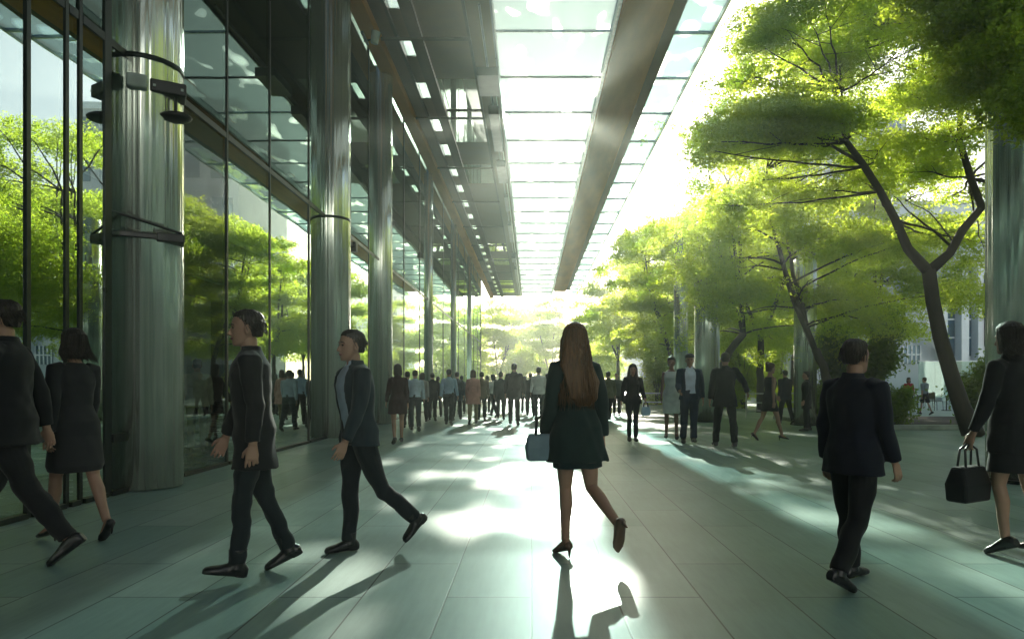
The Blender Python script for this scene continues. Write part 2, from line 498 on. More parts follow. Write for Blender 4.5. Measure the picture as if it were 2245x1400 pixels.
# ---------------------------------------------------------------- canopy
CZ, Y0, Y1, BAY = 11.5, -40.0, 80.0, 3.0  # unseen rear stretch lengthened behind the camera to deepen the shade
def build_canopy():
    c = thing('glass_canopy', 'long high glass canopy with bronze beams roofing the walkway', 'canopy', (0, 40, CZ))
    MB().box(-4.84, -4.40, Y0, Y1, CZ - .25, CZ + .5).build('edge_beam', M['beam'], c, bevel=.02)
    for x0, x1 in ((-3.98, -3.90), (-3.55, -3.20), (-1.86, -1.78)):
        MB().box(x0, x1, Y0, Y1, CZ - .10, CZ + .15).build('longitudinal_bar', M['bar'], c)
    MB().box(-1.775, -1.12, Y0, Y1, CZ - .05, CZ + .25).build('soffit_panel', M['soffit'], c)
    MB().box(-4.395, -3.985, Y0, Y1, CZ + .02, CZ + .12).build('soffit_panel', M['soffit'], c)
    MB().box(-1.115, -1.05, Y0, Y1, CZ - .12, CZ + .40).build('gutter_edge', M['frame'], c)
    ys = []
    y = Y0
    while y < Y1 - .1:
        ys.append(y); y += BAY
    for i, y in enumerate(ys):
        e = min(y + BAY, Y1)
        if i % 2 == 0: MB().box(-4.395, -1.78, y - .06, y + .06, CZ - .16, CZ - .101).build('cross_bar', M['bar'], c)
        # narrow skylight strip: clear slot, then dark panel
        L = 1.15 + .5 * random.random()
        MB().box(-3.897, -3.553, y + .252, y + .25 + L, CZ + .02, CZ + .03).build('skylight', M['clearroof'], c)
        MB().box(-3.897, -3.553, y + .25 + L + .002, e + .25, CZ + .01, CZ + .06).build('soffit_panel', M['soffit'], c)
        dark = y < 22 or random.random() < .5
        MB().box(-3.197, -1.863, y - .03 + .002, y + BAY - .03, CZ + .02, CZ + .04).build('soffit_glass', M['soffit'] if dark else M['tintglass'], c)
        # main glass vault panels
        mb = MB()
        t = random.uniform(-.01, .01)
        mb.v = [(-1.05, y + .03, CZ + .1 + t), (2.33, y + .03, CZ + .1 - t), (2.33, e - .03, CZ + .1), (-1.05, e - .03, CZ + .1)]
        mb.f = [(0, 3, 2, 1)]
        mb.build('glass_panel', M['roofglass'], c)
        MB().box(-1.045, 2.325, y - .022, y + .022, CZ + .06, CZ + .13).build('purlin', M['frame'] if i % 2 else M['post'], c)
        mb = MB()
        mb.v = [(4.13, y + .03, CZ + .05 + t), (5.27, y + .03, CZ + .05), (5.27, e - .03, CZ + .05 - t), (4.13, e - .03, CZ + .05)]
        mb.f = [(0, 3, 2, 1)]
        mb.build('edge_panel', M['edgeglass'], c)
        MB().box(4.125, 5.262, y - .022, y + .022, CZ - .0, CZ + .1).build('outrigger', M['post'], c)
    MB().box(2.33, 2.42, Y0, Y1, CZ - .10, CZ + .35).build('gutter_edge', M['post'], c)
    MB().box(2.425, 3.72, Y0, 74, CZ - .28, CZ + .5).build('main_beam', M['beam'], c, bevel=.03)
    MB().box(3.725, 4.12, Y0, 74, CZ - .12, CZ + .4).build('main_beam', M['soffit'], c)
    MB().box(5.265, 5.32, Y0, Y1, CZ - .02, CZ + .16).build('fascia', M['post'], c)
    return c
build_canopy()

def build_track():
    t = thing('lighting_track', 'black lighting track with hanging housings under the canopy edge', 'light track', (-1.45, 40, CZ))
    z = CZ - .22
    MB().tube([(-1.38, 18, z), (-1.38, 78, z)], [.035, .035], 8).build('pipe', M['black'], t)
    MB().tube([(-1.22, 22, z + .02), (-1.22, 78, z + .02)], [.02, .02], 8).build('pipe', M['post'], t)
    for y, L, wd, h in ((21.5, 1.6, .40, .30), (24.5, 4.0, .22, .34), (30.5, 2.6, .24, .32), (36, 3, .12, .2), (42, 5, .14, .3), (52, 2.0, .2, .45), (58, 8, .12, .3)):
        MB().box(-1.32 - wd, -1.32 + wd * .7, y, y + L, z - h, z - .03).build('housing', M['black'], t, bevel=.02)
    for y in range(20, 78, 4):
        MB().box(-1.40, -1.36, y - .02, y + .02, z + .03, CZ - .052).build('hanger', M['black'], t)
build_track()

# ---------------------------------------------------------------- columns on the right
def column(label, x, y, r, h, arm=True):
    t = thing('steel_post', label, 'column', (x, y, 0), group='round metal columns along the planting')
    fluted(x, y, .05, h, r, int(x * 31)).build('shaft', M['steel'], t, 'auto')
    MB().cyl(x, y, 0.003, .05, r + .05, 56).build('base_ring', M['frame'], t, 'auto')
    if arm:
        MB().tube([(x, y, h - .2), (min(x - .4, 5.4), y, CZ + .2), (5.33, y, CZ + .2)], [.14, .11, .1]).build('canopy_arm', M['frame'], t)
column('broad metal column behind the woman with the black bag', 6.72, 9.2, .52, 11.6)
column('thick metal column standing behind the man in the flat cap', *((1550 - VX) / F * 23.5, 23.5), .42, 7.0, False)
column('slim metal column half hidden behind the bun haired woman', *((1493 - VX) / F * 29, 29), .30, 7.6, False)
column('metal column with dark figure before it beside the shrubs', *((1765 - VX) / F * 21.5, 21.5), .34, 5.8, False)

# ---------------------------------------------------------------- trees
def np_mesh(name, verts, nquads, m):
    me = bpy.data.meshes.new(name)
    me.vertices.add(len(verts))
    me.vertices.foreach_set('co', verts.astype(np.float32).ravel())
    me.loops.add(nquads * 4)
    me.loops.foreach_set('vertex_index', np.arange(nquads * 4, dtype=np.int32))
    me.polygons.add(nquads)
    me.polygons.foreach_set('loop_start', np.arange(0, nquads * 4, 4, dtype=np.int32))
    me.polygons.foreach_set('loop_total', np.full(nquads, 4, dtype=np.int32))
    me.update(calc_edges=True)
    me.materials.append(m)
    return me

def leaf_verts(pads, n, size, seed, per=9, up=0.5, thr=-.35):
    g = np.random.default_rng(seed)
    P = np.array(pads, float)
    wgt = P[:, 3] * P[:, 4]
    ns = n // per
    idx = g.choice(len(P), ns * 3, p=wgt / wgt.sum())
    d = g.normal(size=(ns * 3, 3)); d /= np.linalg.norm(d, axis=1)[:, None]
    rr = g.random(ns * 3) ** (1 / 2.2)
    q = d * rr[:, None]
    c = P[idx, :3] + q * P[idx, 3:6]
    # umbrella-shaped tiers: rims droop
    c[:, 2] -= (q[:, 0] ** 2 + q[:, 1] ** 2) * P[idx, 5] * .9
    k = g.normal(size=(6, 3)) * 2.1
    ph = g.random(6) * 6.28
    nz = sum(np.sin(c @ k[i] + ph[i]) for i in range(6))
    keep = nz > thr
    c = c[keep][:ns]
    sd = g.normal(size=c.shape) * np.array([1, 1, .35]); sd /= np.linalg.norm(sd, axis=1)[:, None]
    sl = (.22 + .45 * g.random(len(c))) * (size / .09) ** .7
    c = np.repeat(c, per, axis=0); sd = np.repeat(sd * sl[:, None], per, axis=0)
    tt = g.random(len(c))[:, None]
    c += sd * (tt - .3)
    c[:, 2] -= (tt[:, 0] ** 2) * .10
    c += g.normal(size=c.shape) * np.array([.06, .06, .035]) * (size / .09)
    N = len(c)
    nrm = g.normal(size=(N, 3)); nrm[:, 2] += up * 2
    nrm /= np.linalg.norm(nrm, axis=1)[:, None]
    a = np.cross(nrm, g.normal(size=(N, 3))); a /= np.linalg.norm(a, axis=1)[:, None] + 1e-9
    b = np.cross(nrm, a)
    s = size * (0.6 + .8 * g.random(N))[:, None]
    v = np.stack([c - a * s * .5, c + b * s * .24, c + a * s * .5, c - b * s * .24], axis=1).reshape(-1, 3)
    return v, N

def bez(p0, p1, p2, n=8):
    p0, p1, p2 = Vector(p0), Vector(p1), Vector(p2)
    return [p0 * (1 - t) ** 2 + p1 * 2 * t * (1 - t) + p2 * t * t for t in (i / n for i in range(n + 1))]

def limb(mb, p0, p1, p2, r0, r1, n=9, sides=9, jit=.05, rnd=random):
    pts = bez(p0, p1, p2, n)
    pts = [p + Vector((rnd.uniform(-jit, jit), rnd.uniform(-jit, jit), rnd.uniform(-jit, jit) * .5)) * (0 if i in (0,) else 1) for i, p in enumerate(pts)]
    mb.tube(pts, [r0 + (r1 - r0) * i / n for i in range(n + 1)], sides)
    return pts

def make_tree(label, x, y, h, r, seed, nleaf=60000, size=.10, leaf='leaf', zlow=.42, lean=(0, 0), trunk_r=.13, tiers=4, group='leafy trees along the walkway', custom=None, pads=None, thr=-.35):
    rnd = random.Random(seed)
    t = thing('umbrella_tree', label, 'tree', (x, y, 0), group=group)
    mb = MB()
    fork = Vector((lean[0], lean[1], h * zlow * .72))
    if custom:
        custom(mb)
    else:
        limb(mb, (0, 0, 0), (lean[0] * -.4, 0, fork.z * .5), fork, trunk_r * 1.35, trunk_r, rnd=rnd, jit=.03)
    if pads is None:
        pads = []
        for k in range(tiers):
            f = k / max(1, tiers - 1)
            z = h * (zlow + (1 - zlow) * f * .93)
            R_ = r * (1.0 - .45 * f) * (.8 if k == 0 else 1)
            m = 8 if k < tiers - 1 else 5
            a0 = rnd.random() * 6.28
            for j in range(m):
                a = a0 + 6.28 * j / m + rnd.uniform(-.35, .35)
                q = R_ * rnd.uniform(.30, .85)
                s = r * rnd.uniform(.30, .48)
                pads.append((fork.x + q * math.cos(a), fork.y + q * math.sin(a), z + rnd.uniform(-1.0, 1.0) * h / 9, s, s * rnd.uniform(.8, 1.1), rnd.uniform(.22, .52) * h / 9))
        stems = []
        for j in range(3):
            a = rnd.random() * 6.28 + j * 2.1
            e = Vector((fork.x + math.cos(a) * r * .3, fork.y + math.sin(a) * r * .3, h * rnd.uniform(.72, .9)))
            mid = Vector((fork.x + math.cos(a) * r * .28, fork.y + math.sin(a) * r * .28, h * .6))
            stems.append(limb(mb, fork, mid, e, trunk_r * .72, trunk_r * .22, rnd=rnd))
        for p in pads:
            c = Vector(p[:3])
            best = min((q for s in stems for q in s if q.z < c.z + .1), key=lambda q: (q - c).length, default=fork)
            limb(mb, best, (best + c) * .5 + Vector((0, 0, .3)), c, trunk_r * .3, .012, 6, 6, rnd=rnd)
    mb.build('trunk', M['bark'], t, True, world=False)
    v, N = leaf_verts(pads, nleaf, size, seed, thr=thr)
    o = bpy.data.objects.new('crown', np_mesh('crown', v, N, M[leaf]))
    COL.objects.link(o)
    o.parent = t
    return t

def rel(x, y, d, base):
    p = PX(x, y, d)
    return (p.x - base[0], p.y - base[1], p.z)

# the big forked tree at the right
MBASE = ((2130 - VX) / F * 17, 17.0)
def main_tree():
    def q(x, y, d=17): return Vector(rel(x, y, d, MBASE))
    def cust(mb):
        tr = [Vector((0.06, 0, 0)), q(2108, 890), q(2085, 820), q(2062, 740), q(2045, 660), q(2036, 592)]
        mb.tube(tr, [.26, .20, .18, .17, .16, .16], 14)
        L = [q(2036, 596), q(1990, 545), q(1962, 480), q(1930, 420), q(1895, 365, 16.8), q(1855, 310, 16.6), q(1842, 260, 16.5), q(1846, 200, 16.4)]
        mb.tube(L, [.14, .115, .10, .09, .085, .07, .05, .025], 11)
        Rr = [q(2036, 596), q(2082, 555), q(2110, 505), q(2152, 455), q(2128, 390), q(2104, 310), q(2106, 230), q(2086, 120), q(2090, 40)]
        mb.tube(Rr, [.14, .11, .105, .10, .085, .075, .07, .055, .03], 11)
        for a, b, c, r0 in (((2085, 540), (2000, 470), (1960, 430), .035), ((2090, 535), (2060, 470), (1985, 440), .025), ((1890, 360), (1800, 300), (1690, 270), .05),
                            ((1850, 310), (1760, 270), (1600, 300), .045), ((1960, 480), (1925, 440), (1918, 400), .03), ((2104, 320), (2080, 240), (2020, 230), .035),
                            ((2106, 230), (2060, 150), (1960, 140), .04), ((2128, 390), (2180, 330), (2230, 300), .035), ((2095, 150), (2160, 80), (2230, 60), .04),
                            ((1985, 440), (2020, 425), (2060, 412), .02), ((1845, 220), (1790, 170), (1700, 190), .035), ((2090, 60), (1990, 20), (1850, 40), .04)):
            limb(mb, q(*a), q(*b, 17.2), q(*c, 17.5), r0, r0 * .3, 8, 7)
    pads = []
    rnd = random.Random(3)
    spec = [  # x, y, depth, half width px, half thickness px
        (1560, 330, 16.5, 120, 26), (1640, 270, 17.5, 150, 28), (1730, 230, 16, 150, 30), (1620, 410, 18, 130, 22), (1750, 330, 18.5, 130, 30),
        (1840, 270, 15.5, 140, 34), (1880, 380, 18.5, 120, 24), (1960, 330, 17, 120, 28), (1800, 190, 17, 130, 26), (2040, 380, 19, 110, 22),
        (1690, 60, 17, 110, 34), (1790, 20, 16.5, 150, 40), (1900, 60, 18, 150, 36), (1990, 130, 16, 130, 36), (2080, 60, 17, 150, 44), (1850, 110, 19, 150, 30),
        (2190, 130, 16, 120, 50), (2180, 30, 18, 150, 50), (2110, 210, 16.5, 110, 34), (2210, 240, 15.5, 110, 40), (2010, 230, 18.5, 110, 30), (2270, 330, 17, 110, 34),
        (1640, 140, 18, 60, 16), (1960, -20, 17, 170, 40), (2150, 460, 19.5, 90, 18), (2060, 520, 20, 80, 15), (2170, 560, 19, 70, 20), (2190, 400, 18, 80, 24)]
    for x, y, d, hw, ht in spec:
        c = q(x, y, d)
        s = hw / F * d
        pads.append((c.x, c.y, c.z + rnd.uniform(-.25, .25), s, s * .9, ht / F * d * 1.35))
        pads.append((c.x + rnd.uniform(-.6, .6), c.y + rnd.uniform(-1.6, 1.6), c.z + rnd.uniform(-.6, .7), s * .7, s * .7, ht / F * d * 1.1))
    def twigs(mb):
        cust(mb)
        spine = [q(*a) for a in ((1962, 480), (1930, 420), (1895, 365, 16.8), (1855, 310, 16.6), (1842, 260, 16.5), (1846, 200, 16.4), (2128, 390), (2104, 310), (2106, 230), (2086, 120), (2090, 40))]
        for pd in pads:
            c = Vector(pd[:3])
            b = min(spine, key=lambda v: (v - c).length + (2 if v.z > c.z + .3 else 0))
            end = c + Vector((rnd.uniform(-.3, .3), rnd.uniform(-.3, .3), 0))
            pts = limb(mb, b, (b + end) * .5 + Vector((0, 0, -.15)), end, .032, .010, 8, 6, .05, rnd)
            for m_ in range(4):
                p0 = pts[4 + m_]
                a_ = rnd.random() * 6.28
                limb(mb, p0, p0 + Vector((math.cos(a_), math.sin(a_), .15)) * pd[3] * .4, p0 + Vector((math.cos(a_), math.sin(a_), .1)) * pd[3] * .8, .011, .004, 4, 5, .03, rnd)
    return make_tree('big leafy tree whose dark trunk forks low into two bent limbs', MBASE[0], MBASE[1], 12, 6, 11, 280000, .075, 'leaf', custom=twigs, pads=pads, thr=.15)
main_tree()
CB = (9.4, 7.8)
def corner_pads():
    rnd = random.Random(17)
    out = []
    for x, y, d, hw, ht in ((2260, 190, 8, 110, 45), (2190, 110, 8.3, 110, 42), (2120, 30, 8.6, 110, 40), (2240, 40, 7.8, 120, 45), (2320, 120, 7.6, 130, 60), (2060, -30, 8.8, 110, 36), (2180, -40, 8.2, 140, 50),
                            (2330, -60, 8, 150, 60), (2130, 175, 8.8, 70, 26), (2400, 60, 7.6, 150, 60), (2450, -120, 8, 170, 60), (2290, 255, 8.3, 70, 24)):
        p = PX(x, y, d)
        s_ = hw / F * d
        out.append((p.x - CB[0], p.y - CB[1], p.z, s_, s_, ht / F * d))
        out.append((p.x - CB[0] + rnd.uniform(-.2, .4), p.y - CB[1] + rnd.uniform(-.7, .7), p.z + rnd.uniform(-.1, .4), s_ * .8, s_ * .8, ht / F * d * .8))
    return out
make_tree('dense dark leafy tree reaching in at the upper right corner, its trunk out of sight', CB[0], CB[1], 8.6, 5.2, 21, 70000, .06, 'leaf', zlow=.5, trunk_r=.16, pads=corner_pads())
rnd0 = random.Random(77)
for x, y, lab in ((12.5, 1.5, 'added leafy tree beside the viewer, unseen, screening off sky light'), (13.5, -7, 'added leafy tree behind the viewer, unseen, screening off sky light'), (15.5, 12, 'added leafy tree, unseen, screening off sky light behind the woman with the black bag')):  # added out of view to screen the sky and darken the floor
    make_tree(lab, x, y, 12, 5.5, int(x * 31), 36000, .15, 'leaf', trunk_r=.15)
make_tree('leafy tree with leaning trunk behind the man in black', *((1572 - VX) / F * 25, 25), 10.4, 5.4, 31, 75000, .085, 'leaf', thr=1.5, lean=(1.1, .4), trunk_r=.13, tiers=4)
make_tree('leafy tree with a low fork right of the man in black', *((1667 - VX) / F * 31, 31), 11.5, 5.8, 41, 120000, .095, 'leaf', thr=.3, zlow=.40, trunk_r=.14)
make_tree('leafy tree rising behind the dark shrubs', *((1822 - VX) / F * 20.3, 20.3), 9.0, 4.6, 51, 110000, .08, 'leaf', zlow=.36, thr=.5, lean=(-.4, .2), trunk_r=.12)
make_tree('leafy tree behind the slim column with low spreading boughs', *((1478 - VX) / F * 38, 38), 11.0, 4.9, 61, 90000, .13, 'leaf_far', lean=(-.3, 0), trunk_r=.13)
k = 0
for x, y, h, r, lab in ((8.2, 48, 11, 5.0, 'hazy leafy tree farther along the right of the canopy'), (12.5, 41, 11.5, 5.2, 'hazy leafy tree behind the low fork tree'), (16.5, 33, 12, 5.5, 'leafy tree before the pale building at right'),
                     (18, 47, 11, 5.0, 'hazy leafy tree beside the pale building'), (7.6, 60, 11, 5.0, 'hazy leafy tree near the end of the canopy edge'), (12, 66, 12, 5.5, 'hazy leafy tree second from the far end of the row')):
    make_tree(lab, x, y, h, r, 100 + k, 60000, .16, 'leaf_far', trunk_r=.14, tiers=4); k += 1
for x, y, h, r, lab in ((-4.2, 88, 11.5, 5.5, 'pale leafy tree left of the walkway end'), (2.6, 92, 12, 5.8, 'pale leafy tree in the middle of the walkway end'), (7.5, 84, 10.5, 5.0, 'pale leafy tree right of the walkway end'),
                     (-1.0, 104, 13, 6.0, 'faint leafy tree farthest along the walkway'), (-10, 98, 13, 6.0, 'faint leafy tree beyond the far corner of the office')):
    make_tree(lab, x, y, h, r, 200 + k, 60000, .20, 'leaf_far', zlow=.22, trunk_r=.16, tiers=6, group='trees closing the walkway'); k += 1

def shrub(label, x, y, h, r, seed, n=16000, size=.11, leaf='leaf_dark'):
    rnd = random.Random(seed)
    t = thing('shrub', label, 'shrub', (x, y, 0), group='shrubs in the planting')
    mb = MB()
    pads = []
    for j in range(16):
        a = rnd.random() * 6.28
        z = h * (.12 + .82 * j / 15)
        q = r * rnd.uniform(.1, .75) * (1 - .5 * (z / h) ** 2)
        s = r * rnd.uniform(.35, .6) * (1.1 - .5 * z / h)
        pads.append((q * math.cos(a), q * math.sin(a), z, s, s, s * .8))
        limb(mb, (rnd.uniform(-.1, .1), rnd.uniform(-.1, .1), 0), (q * .2 * math.cos(a), q * .2 * math.sin(a), z * .6), pads[-1][:3], .022, .006, 5, 5, .02, rnd)
    mb.build('stem', M['bark'], t, True, world=False)
    v, N = leaf_verts(pads, n, size, seed, 6, .2)
    o = bpy.data.objects.new('foliage', np_mesh('foliage', v, N, M[leaf]))
    COL.objects.link(o); o.parent = t
SX = lambda x, d: ((x - VX) / F * d, d)
shrub('tall dark upright shrub right of the striding man', *SX(1932, 21), 3.7, .95, 301, 26000)
shrub('dark rounded shrub behind the striding man', *SX(1850, 22), 3.2, 1.1, 302, 22000)
shrub('lower dark shrub left of the striding man', *SX(1805, 23.5), 2.6, .8, 303)
shrub('dark airy shrub by the foot of the forked tree', *SX(2165, 20), 2.2, .9, 304)
shrub('light green bush behind the white dress woman', *SX(1440, 42), 3.8, 1.9, 305, 16000, .15, 'leaf_far')
shrub('light green bush behind the man in black', *SX(1630, 36), 4.2, 1.6, 306, 16000, .14, 'leaf')
shrub('light green bush right of the low fork trunk', *SX(1710, 38), 3.8, 1.5, 307, 14000, .15, 'leaf_far')
shrub('sunlit bush at the walkway end left of the long haired woman', *SX(1140, 74), 5.2, 2.8, 308, 16000, .2, 'leaf_far')
shrub('sunlit bush at the walkway end right of the long haired woman', *SX(1290, 70), 5.0, 2.6, 309, 16000, .2, 'leaf_far')

# ---------------------------------------------------------------- background buildings
def pale_building():
    y = 52.0
    X = lambda px: (px - VX) / F * y
    Z = lambda py: EYE + (VY - py) / F * y
    t = thing('pale_building', 'pale building with white fins and a slanting white strut behind the forked tree', 'building', (X(2000), y, 0))
    MB().box(X(1780), X(2420), y, y + 14, 0, Z(440)).build('wall', M['wall_pale'], t)
    MB().box(X(1780), X(2068), y - 1.4, y - .002, Z(655), Z(560)).build('upper_storey', M['wall_grey'], t)
    for x0, x1 in ((2050, 2062), (2092, 2108), (2128, 2140)):
        MB().box(X(x0), X(x1), y - .9, y - .003, 0, Z(560)).build('fin', M['white'], t)
    for x0, x1, y0, y1 in ((2063, 2091, 580, 780), (2109, 2127, 580, 780)):
        w_ = MB().box(X(x0), X(x1), y - .12, y - .004, Z(y1), Z(y0)).build('window', M['winglass'], t)
        m = MB()
        for k in range(1, 5):
            zz = Z(y0) + (Z(y1) - Z(y0)) * k / 5
            m.box(X(x0), X(x1), y - .16, y - .121, zz - .05, zz + .05)
        m.build('frame', M['white'], w_)
    MB().tube([(X(1955), y - 1.7, Z(628)), (X(2043), y - 1.0, Z(770))], [.32, .28], 4).build('strut', M['white'], t)
    for x0, x1, y0, y1 in ((1978, 2016, 757, 797), (1900, 1950, 700, 790), (1850, 1880, 700, 790)):
        w_ = MB().box(X(x0), X(x1), y - .10, y - .004, Z(y1), Z(y0)).build('window', M['winglass'], t)
        m = MB()
        for k in range(5):
            xx = X(x0) + (X(x1) - X(x0)) * k / 4
            m.box(xx - .05, xx + .05, y - .15, y - .101, Z(y1), Z(y0))
        m.box(X(x0), X(x1), y - .155, y - .151, (Z(y0) + Z(y1)) / 2 - .05, (Z(y0) + Z(y1)) / 2 + .05)
        m.build('frame', M['white'], w_)
    sg = MB().box(X(2141), X(2215), y - 1.1, y - .005, Z(760), Z(606)).build('shop_front', M['tealglass'], t)
    m = MB()
    rnd = random.Random(5)
    for k in range(5):                                  # the pale unreadable strokes of the shop sign
        x0 = X(2147 + k * 4.6)
        m.box(x0, x0 + .09, y - 1.13, y - 1.101, Z(632), Z(625))
        m.box(x0 + .09, x0 + .14, y - 1.13, y - 1.101, Z(628 if k % 2 else 632), Z(625 if k % 2 else 630))
    m.build('sign_lettering', M['lettering'], sg)
    m = MB()
    for k in range(7):
        zz = Z(650 + k * 15)
        m.box(X(2141), X(2215), y - 1.15, y - 1.101, zz - .03, zz + .03)
    m.build('frame', M['post'], sg)
    MB().box(X(1965), X(2140), y - 3.0, y - 2.96, .3, Z(795)).build('glass_balustrade', M['glass_clear'], t)
    MB().box(X(1965), X(2140), y - 3.02, y - 2.94, Z(795), Z(793)).build('handrail', M['white'], t)
pale_building()

def tower(label, x0, x1, y, h, dp, mw, rows, cols, group=None):
    t = thing('tower_block', label, 'building', ((x0 + x1) / 2, y, 0), group=group)
    MB().box(x0, x1, y, y + dp, 0, h).build('wall', mw, t)
    MB().box(x0 - .15, x1 + .15, y - .15, y + dp, h, h + .6).build('parapet', M['white'], t)
    cw, rh = (x1 - x0) / cols, h / rows
    for i in range(rows):
        m = MB()
        for j in range(cols):
            m.box(x0 + cw * (j + .22), x0 + cw * (j + .78), y - .08, y - .004, rh * (i + .25), rh * (i + .8))
        m.build('window_row', M['winglass'], t)
tower('grey stone block with square windows rising above the trees at right', 17.2, 34, 62, 26.5, 14, M['wall_grey'], 7, 7)
tower('unseen grey block added at right to cut off sky light', 30, 44, -35, 26, 60, M['wall_grey'], 6, 6)  # added out of view to block sky light from the right
tower('unseen grey block added behind the viewer to dim the sky light', -24, 34, -56, 24, 12, M['wall_grey'], 6, 14)  # added behind the camera to block sky light from the rear
tower('faint pale tower seen past the walkway end', 18, 26, 150, 30, 14, M['wall_pale'], 10, 5)
tower('faint low pale tower left of its taller neighbour at the walkway end', 30, 40, 175, 26, 14, M['wall_grey'], 8, 5)

# planting bed with kerb, furniture at far right
def bed():
    t = thing('planting_bed', 'low kerbed planting bed under the forked tree and shrubs', 'planter', (12, 22, 0))
    m = MB()
    m.box(8.9, 16.5, 19.2, 19.45, .004, .14)
    m.box(8.9, 9.15, 19.45, 25.2, .004, .14)
    m.build('kerb', M['kerb'], t, bevel=.01)
    MB().box(9.155, 16.5, 19.455, 25.2, .004, .10).build('soil', M['soil'], t)
bed()

def cafe_chair(label, x, y, rz):
    t = thing('cafe_chair', label, 'chair', (x, y, 0), rz, 'cafe chairs on the far terrace')
    MB().box(-.21, .21, -.21, .21, .44, .47).build('seat', M['black'], t, world=False, bevel=.01)
    MB().box(-.21, .21, .20, .23, .56, .86).build('backrest', M['black'], t, world=False, bevel=.01)
    for sx in (-1, 1):
        MB().tube([(sx * .2, -.2, .44), (sx * .21, -.22, .005)], [.014, .012], 6).build('leg', M['black'], t, world=False)
        MB().tube([(sx * .2, .215, .86), (sx * .2, .215, .44), (sx * .21, .25, .005)], [.012, .014, .012], 6).build('leg', M['black'], t, world=False)
def cafe_table(label, x, y):
    t = thing('cafe_table', label, 'table', (x, y, 0), group='cafe tables on the far terrace')
    MB().cyl(0, 0, .72, .745, .36, 28).build('table_top', M['white'], t, world=False)
    MB().cyl(0, 0, .03, .72, .03, 12).build('stem', M['black'], t, world=False)
    MB().cyl(0, 0, .004, .03, .22, 24).build('base', M['black'], t, world=False)
d = 34
cafe_table('round white cafe table nearest the pale wall', *SX(2075, 33))
cafe_table('round white cafe table near the grey shirted walker', *SX(2012, 36))
cafe_chair('black cafe chair left of the terrace table by the forked trunk', *SX(2052, 33), 1.7)
cafe_chair('black cafe chair turned toward the forked trunk', *SX(2096, 33.4), -1.4)
cafe_chair('black cafe chair beside the grey shirted walker', *SX(2036, 36.5), -1.9)

def barrier(label, x, y, wd):
    t = thing('low_barrier', label, 'barrier', (x, y, 0), group='low pale metal barriers at the planting')
    m = MB()
    for s in (-1, 1):
        MB().box(s * wd - .025, s * wd + .025, -.025, .025, .004, .95).build('post', M['post'], t, world=False)
    for z in (.25, .55, .9):
        m.box(-wd + .03, wd - .03, -.015, .015, z, z + .05)
    m.build('rails', M['post'], t, world=False)
barrier('low pale barrier left of the white dress woman', *SX(1435, 27), .45)
barrier('low pale barrier behind the woman in the black dress', *SX(1668, 26), .55)
barrier('low pale barrier right of the woman in the black dress', *SX(1735, 27), .45)

def lamp_post():
    x, y = SX(1728, 40)
    t = thing('lamp_post', 'slender pale lamp post between the trees', 'street lamp', (x, y, 0))
    MB().tube([(0, 0, .01), (0, 0, 4.6)], [.10, .07], 14).build('pole', M['white'], t, True, world=False)
    MB().cyl(0, 0, .004, .12, .18, 20).build('base', M['post'], t, world=False)
    MB().ell((0, 0, 4.72), .2, .2, .12).build('lamp_head', M['white'], t, True, world=False)
lamp_post()

# ---------------------------------------------------------------- people
FAB = {}
def fabric(c):
    if c not in FAB:
        FAB[c] = pmat('woven_fabric', c, 0.85, 0, var=.18, nscale=6, bump=.12, bscale=220, spec=.2, sheen=.1)
    return FAB[c]
SK = {}
def skin(c):
    if c not in SK:
        SK[c] = pmat('skin', c, .5, 0, var=.08, nscale=8, bump=.03, bscale=200, spec=.35)
    return SK[c]
HAIRM = {}
def hairm(c):
    if c not in HAIRM:
        HAIRM[c] = pmat('hair', c, .45, 0, var=.45, nscale=60, stretch=(1, 1, .06), bump=.5, bscale=120, spec=.4)
    return HAIRM[c]
SHOE = pmat('black_leather', (0.012, 0.012, 0.013), .35, 0, bump=.05)
EYE_M = pmat('eye_dark', (0.02, 0.015, 0.012), .15)
LIP_M = pmat('lips', (0.25, 0.09, 0.08), .45)

def remesh(o, voxel, smooth=4, fold=0.0, seed=0, s=1.0):
    md = o.modifiers.new('r', 'REMESH'); md.mode = 'VOXEL'; md.voxel_size = voxel
    if smooth:
        sm = o.modifiers.new('s', 'SMOOTH'); sm.factor = .5; sm.iterations = smooth
    dg = bpy.context.evaluated_depsgraph_get()
    me = bpy.data.meshes.new_from_object(o.evaluated_get(dg))
    o.modifiers.clear()
    old = o.data
    o.data = me
    me.name = old.name
    bpy.data.meshes.remove(old)
    n = len(me.vertices)
    if fold and n:
        co = np.zeros(n * 3, np.float32); me.vertices.foreach_get('co', co); co = co.reshape(-1, 3)
        no = np.zeros(n * 3, np.float32); me.vertices.foreach_get('normal', no); no = no.reshape(-1, 3)
        g = np.random.default_rng(seed)
        disp = np.zeros(n)
        for k in range(9):
            f = g.normal(size=3) * np.array([1, 1, .55]); f *= g.uniform(16, 60) / np.linalg.norm(f)
            disp += np.sin(co @ f + g.random() * 6.28 + 1.5 * np.sin(co @ (g.normal(size=3) * 9))) / 4
        co += no * (disp * fold)[:, None].astype(np.float32)
        me.vertices.foreach_set('co', co.ravel())
    me.polygons.foreach_set('use_smooth', [True] * len(me.polygons))
    me.update()
    return o

def ering(c, rx, ry, n=24, X=Vector((1, 0, 0)), Y=Vector((0, 1, 0)), a0=0.0, sq=1.0):
    out = []
    for k in range(n):
        a = 2 * math.pi * k / n + a0
        cx, sx = math.cos(a), math.sin(a)
        if sq != 1.0:
            cx = math.copysign(abs(cx) ** sq, cx); sx = math.copysign(abs(sx) ** sq, sx)
        out.append(c + X * (rx * cx) + Y * (ry * sx))
    return out

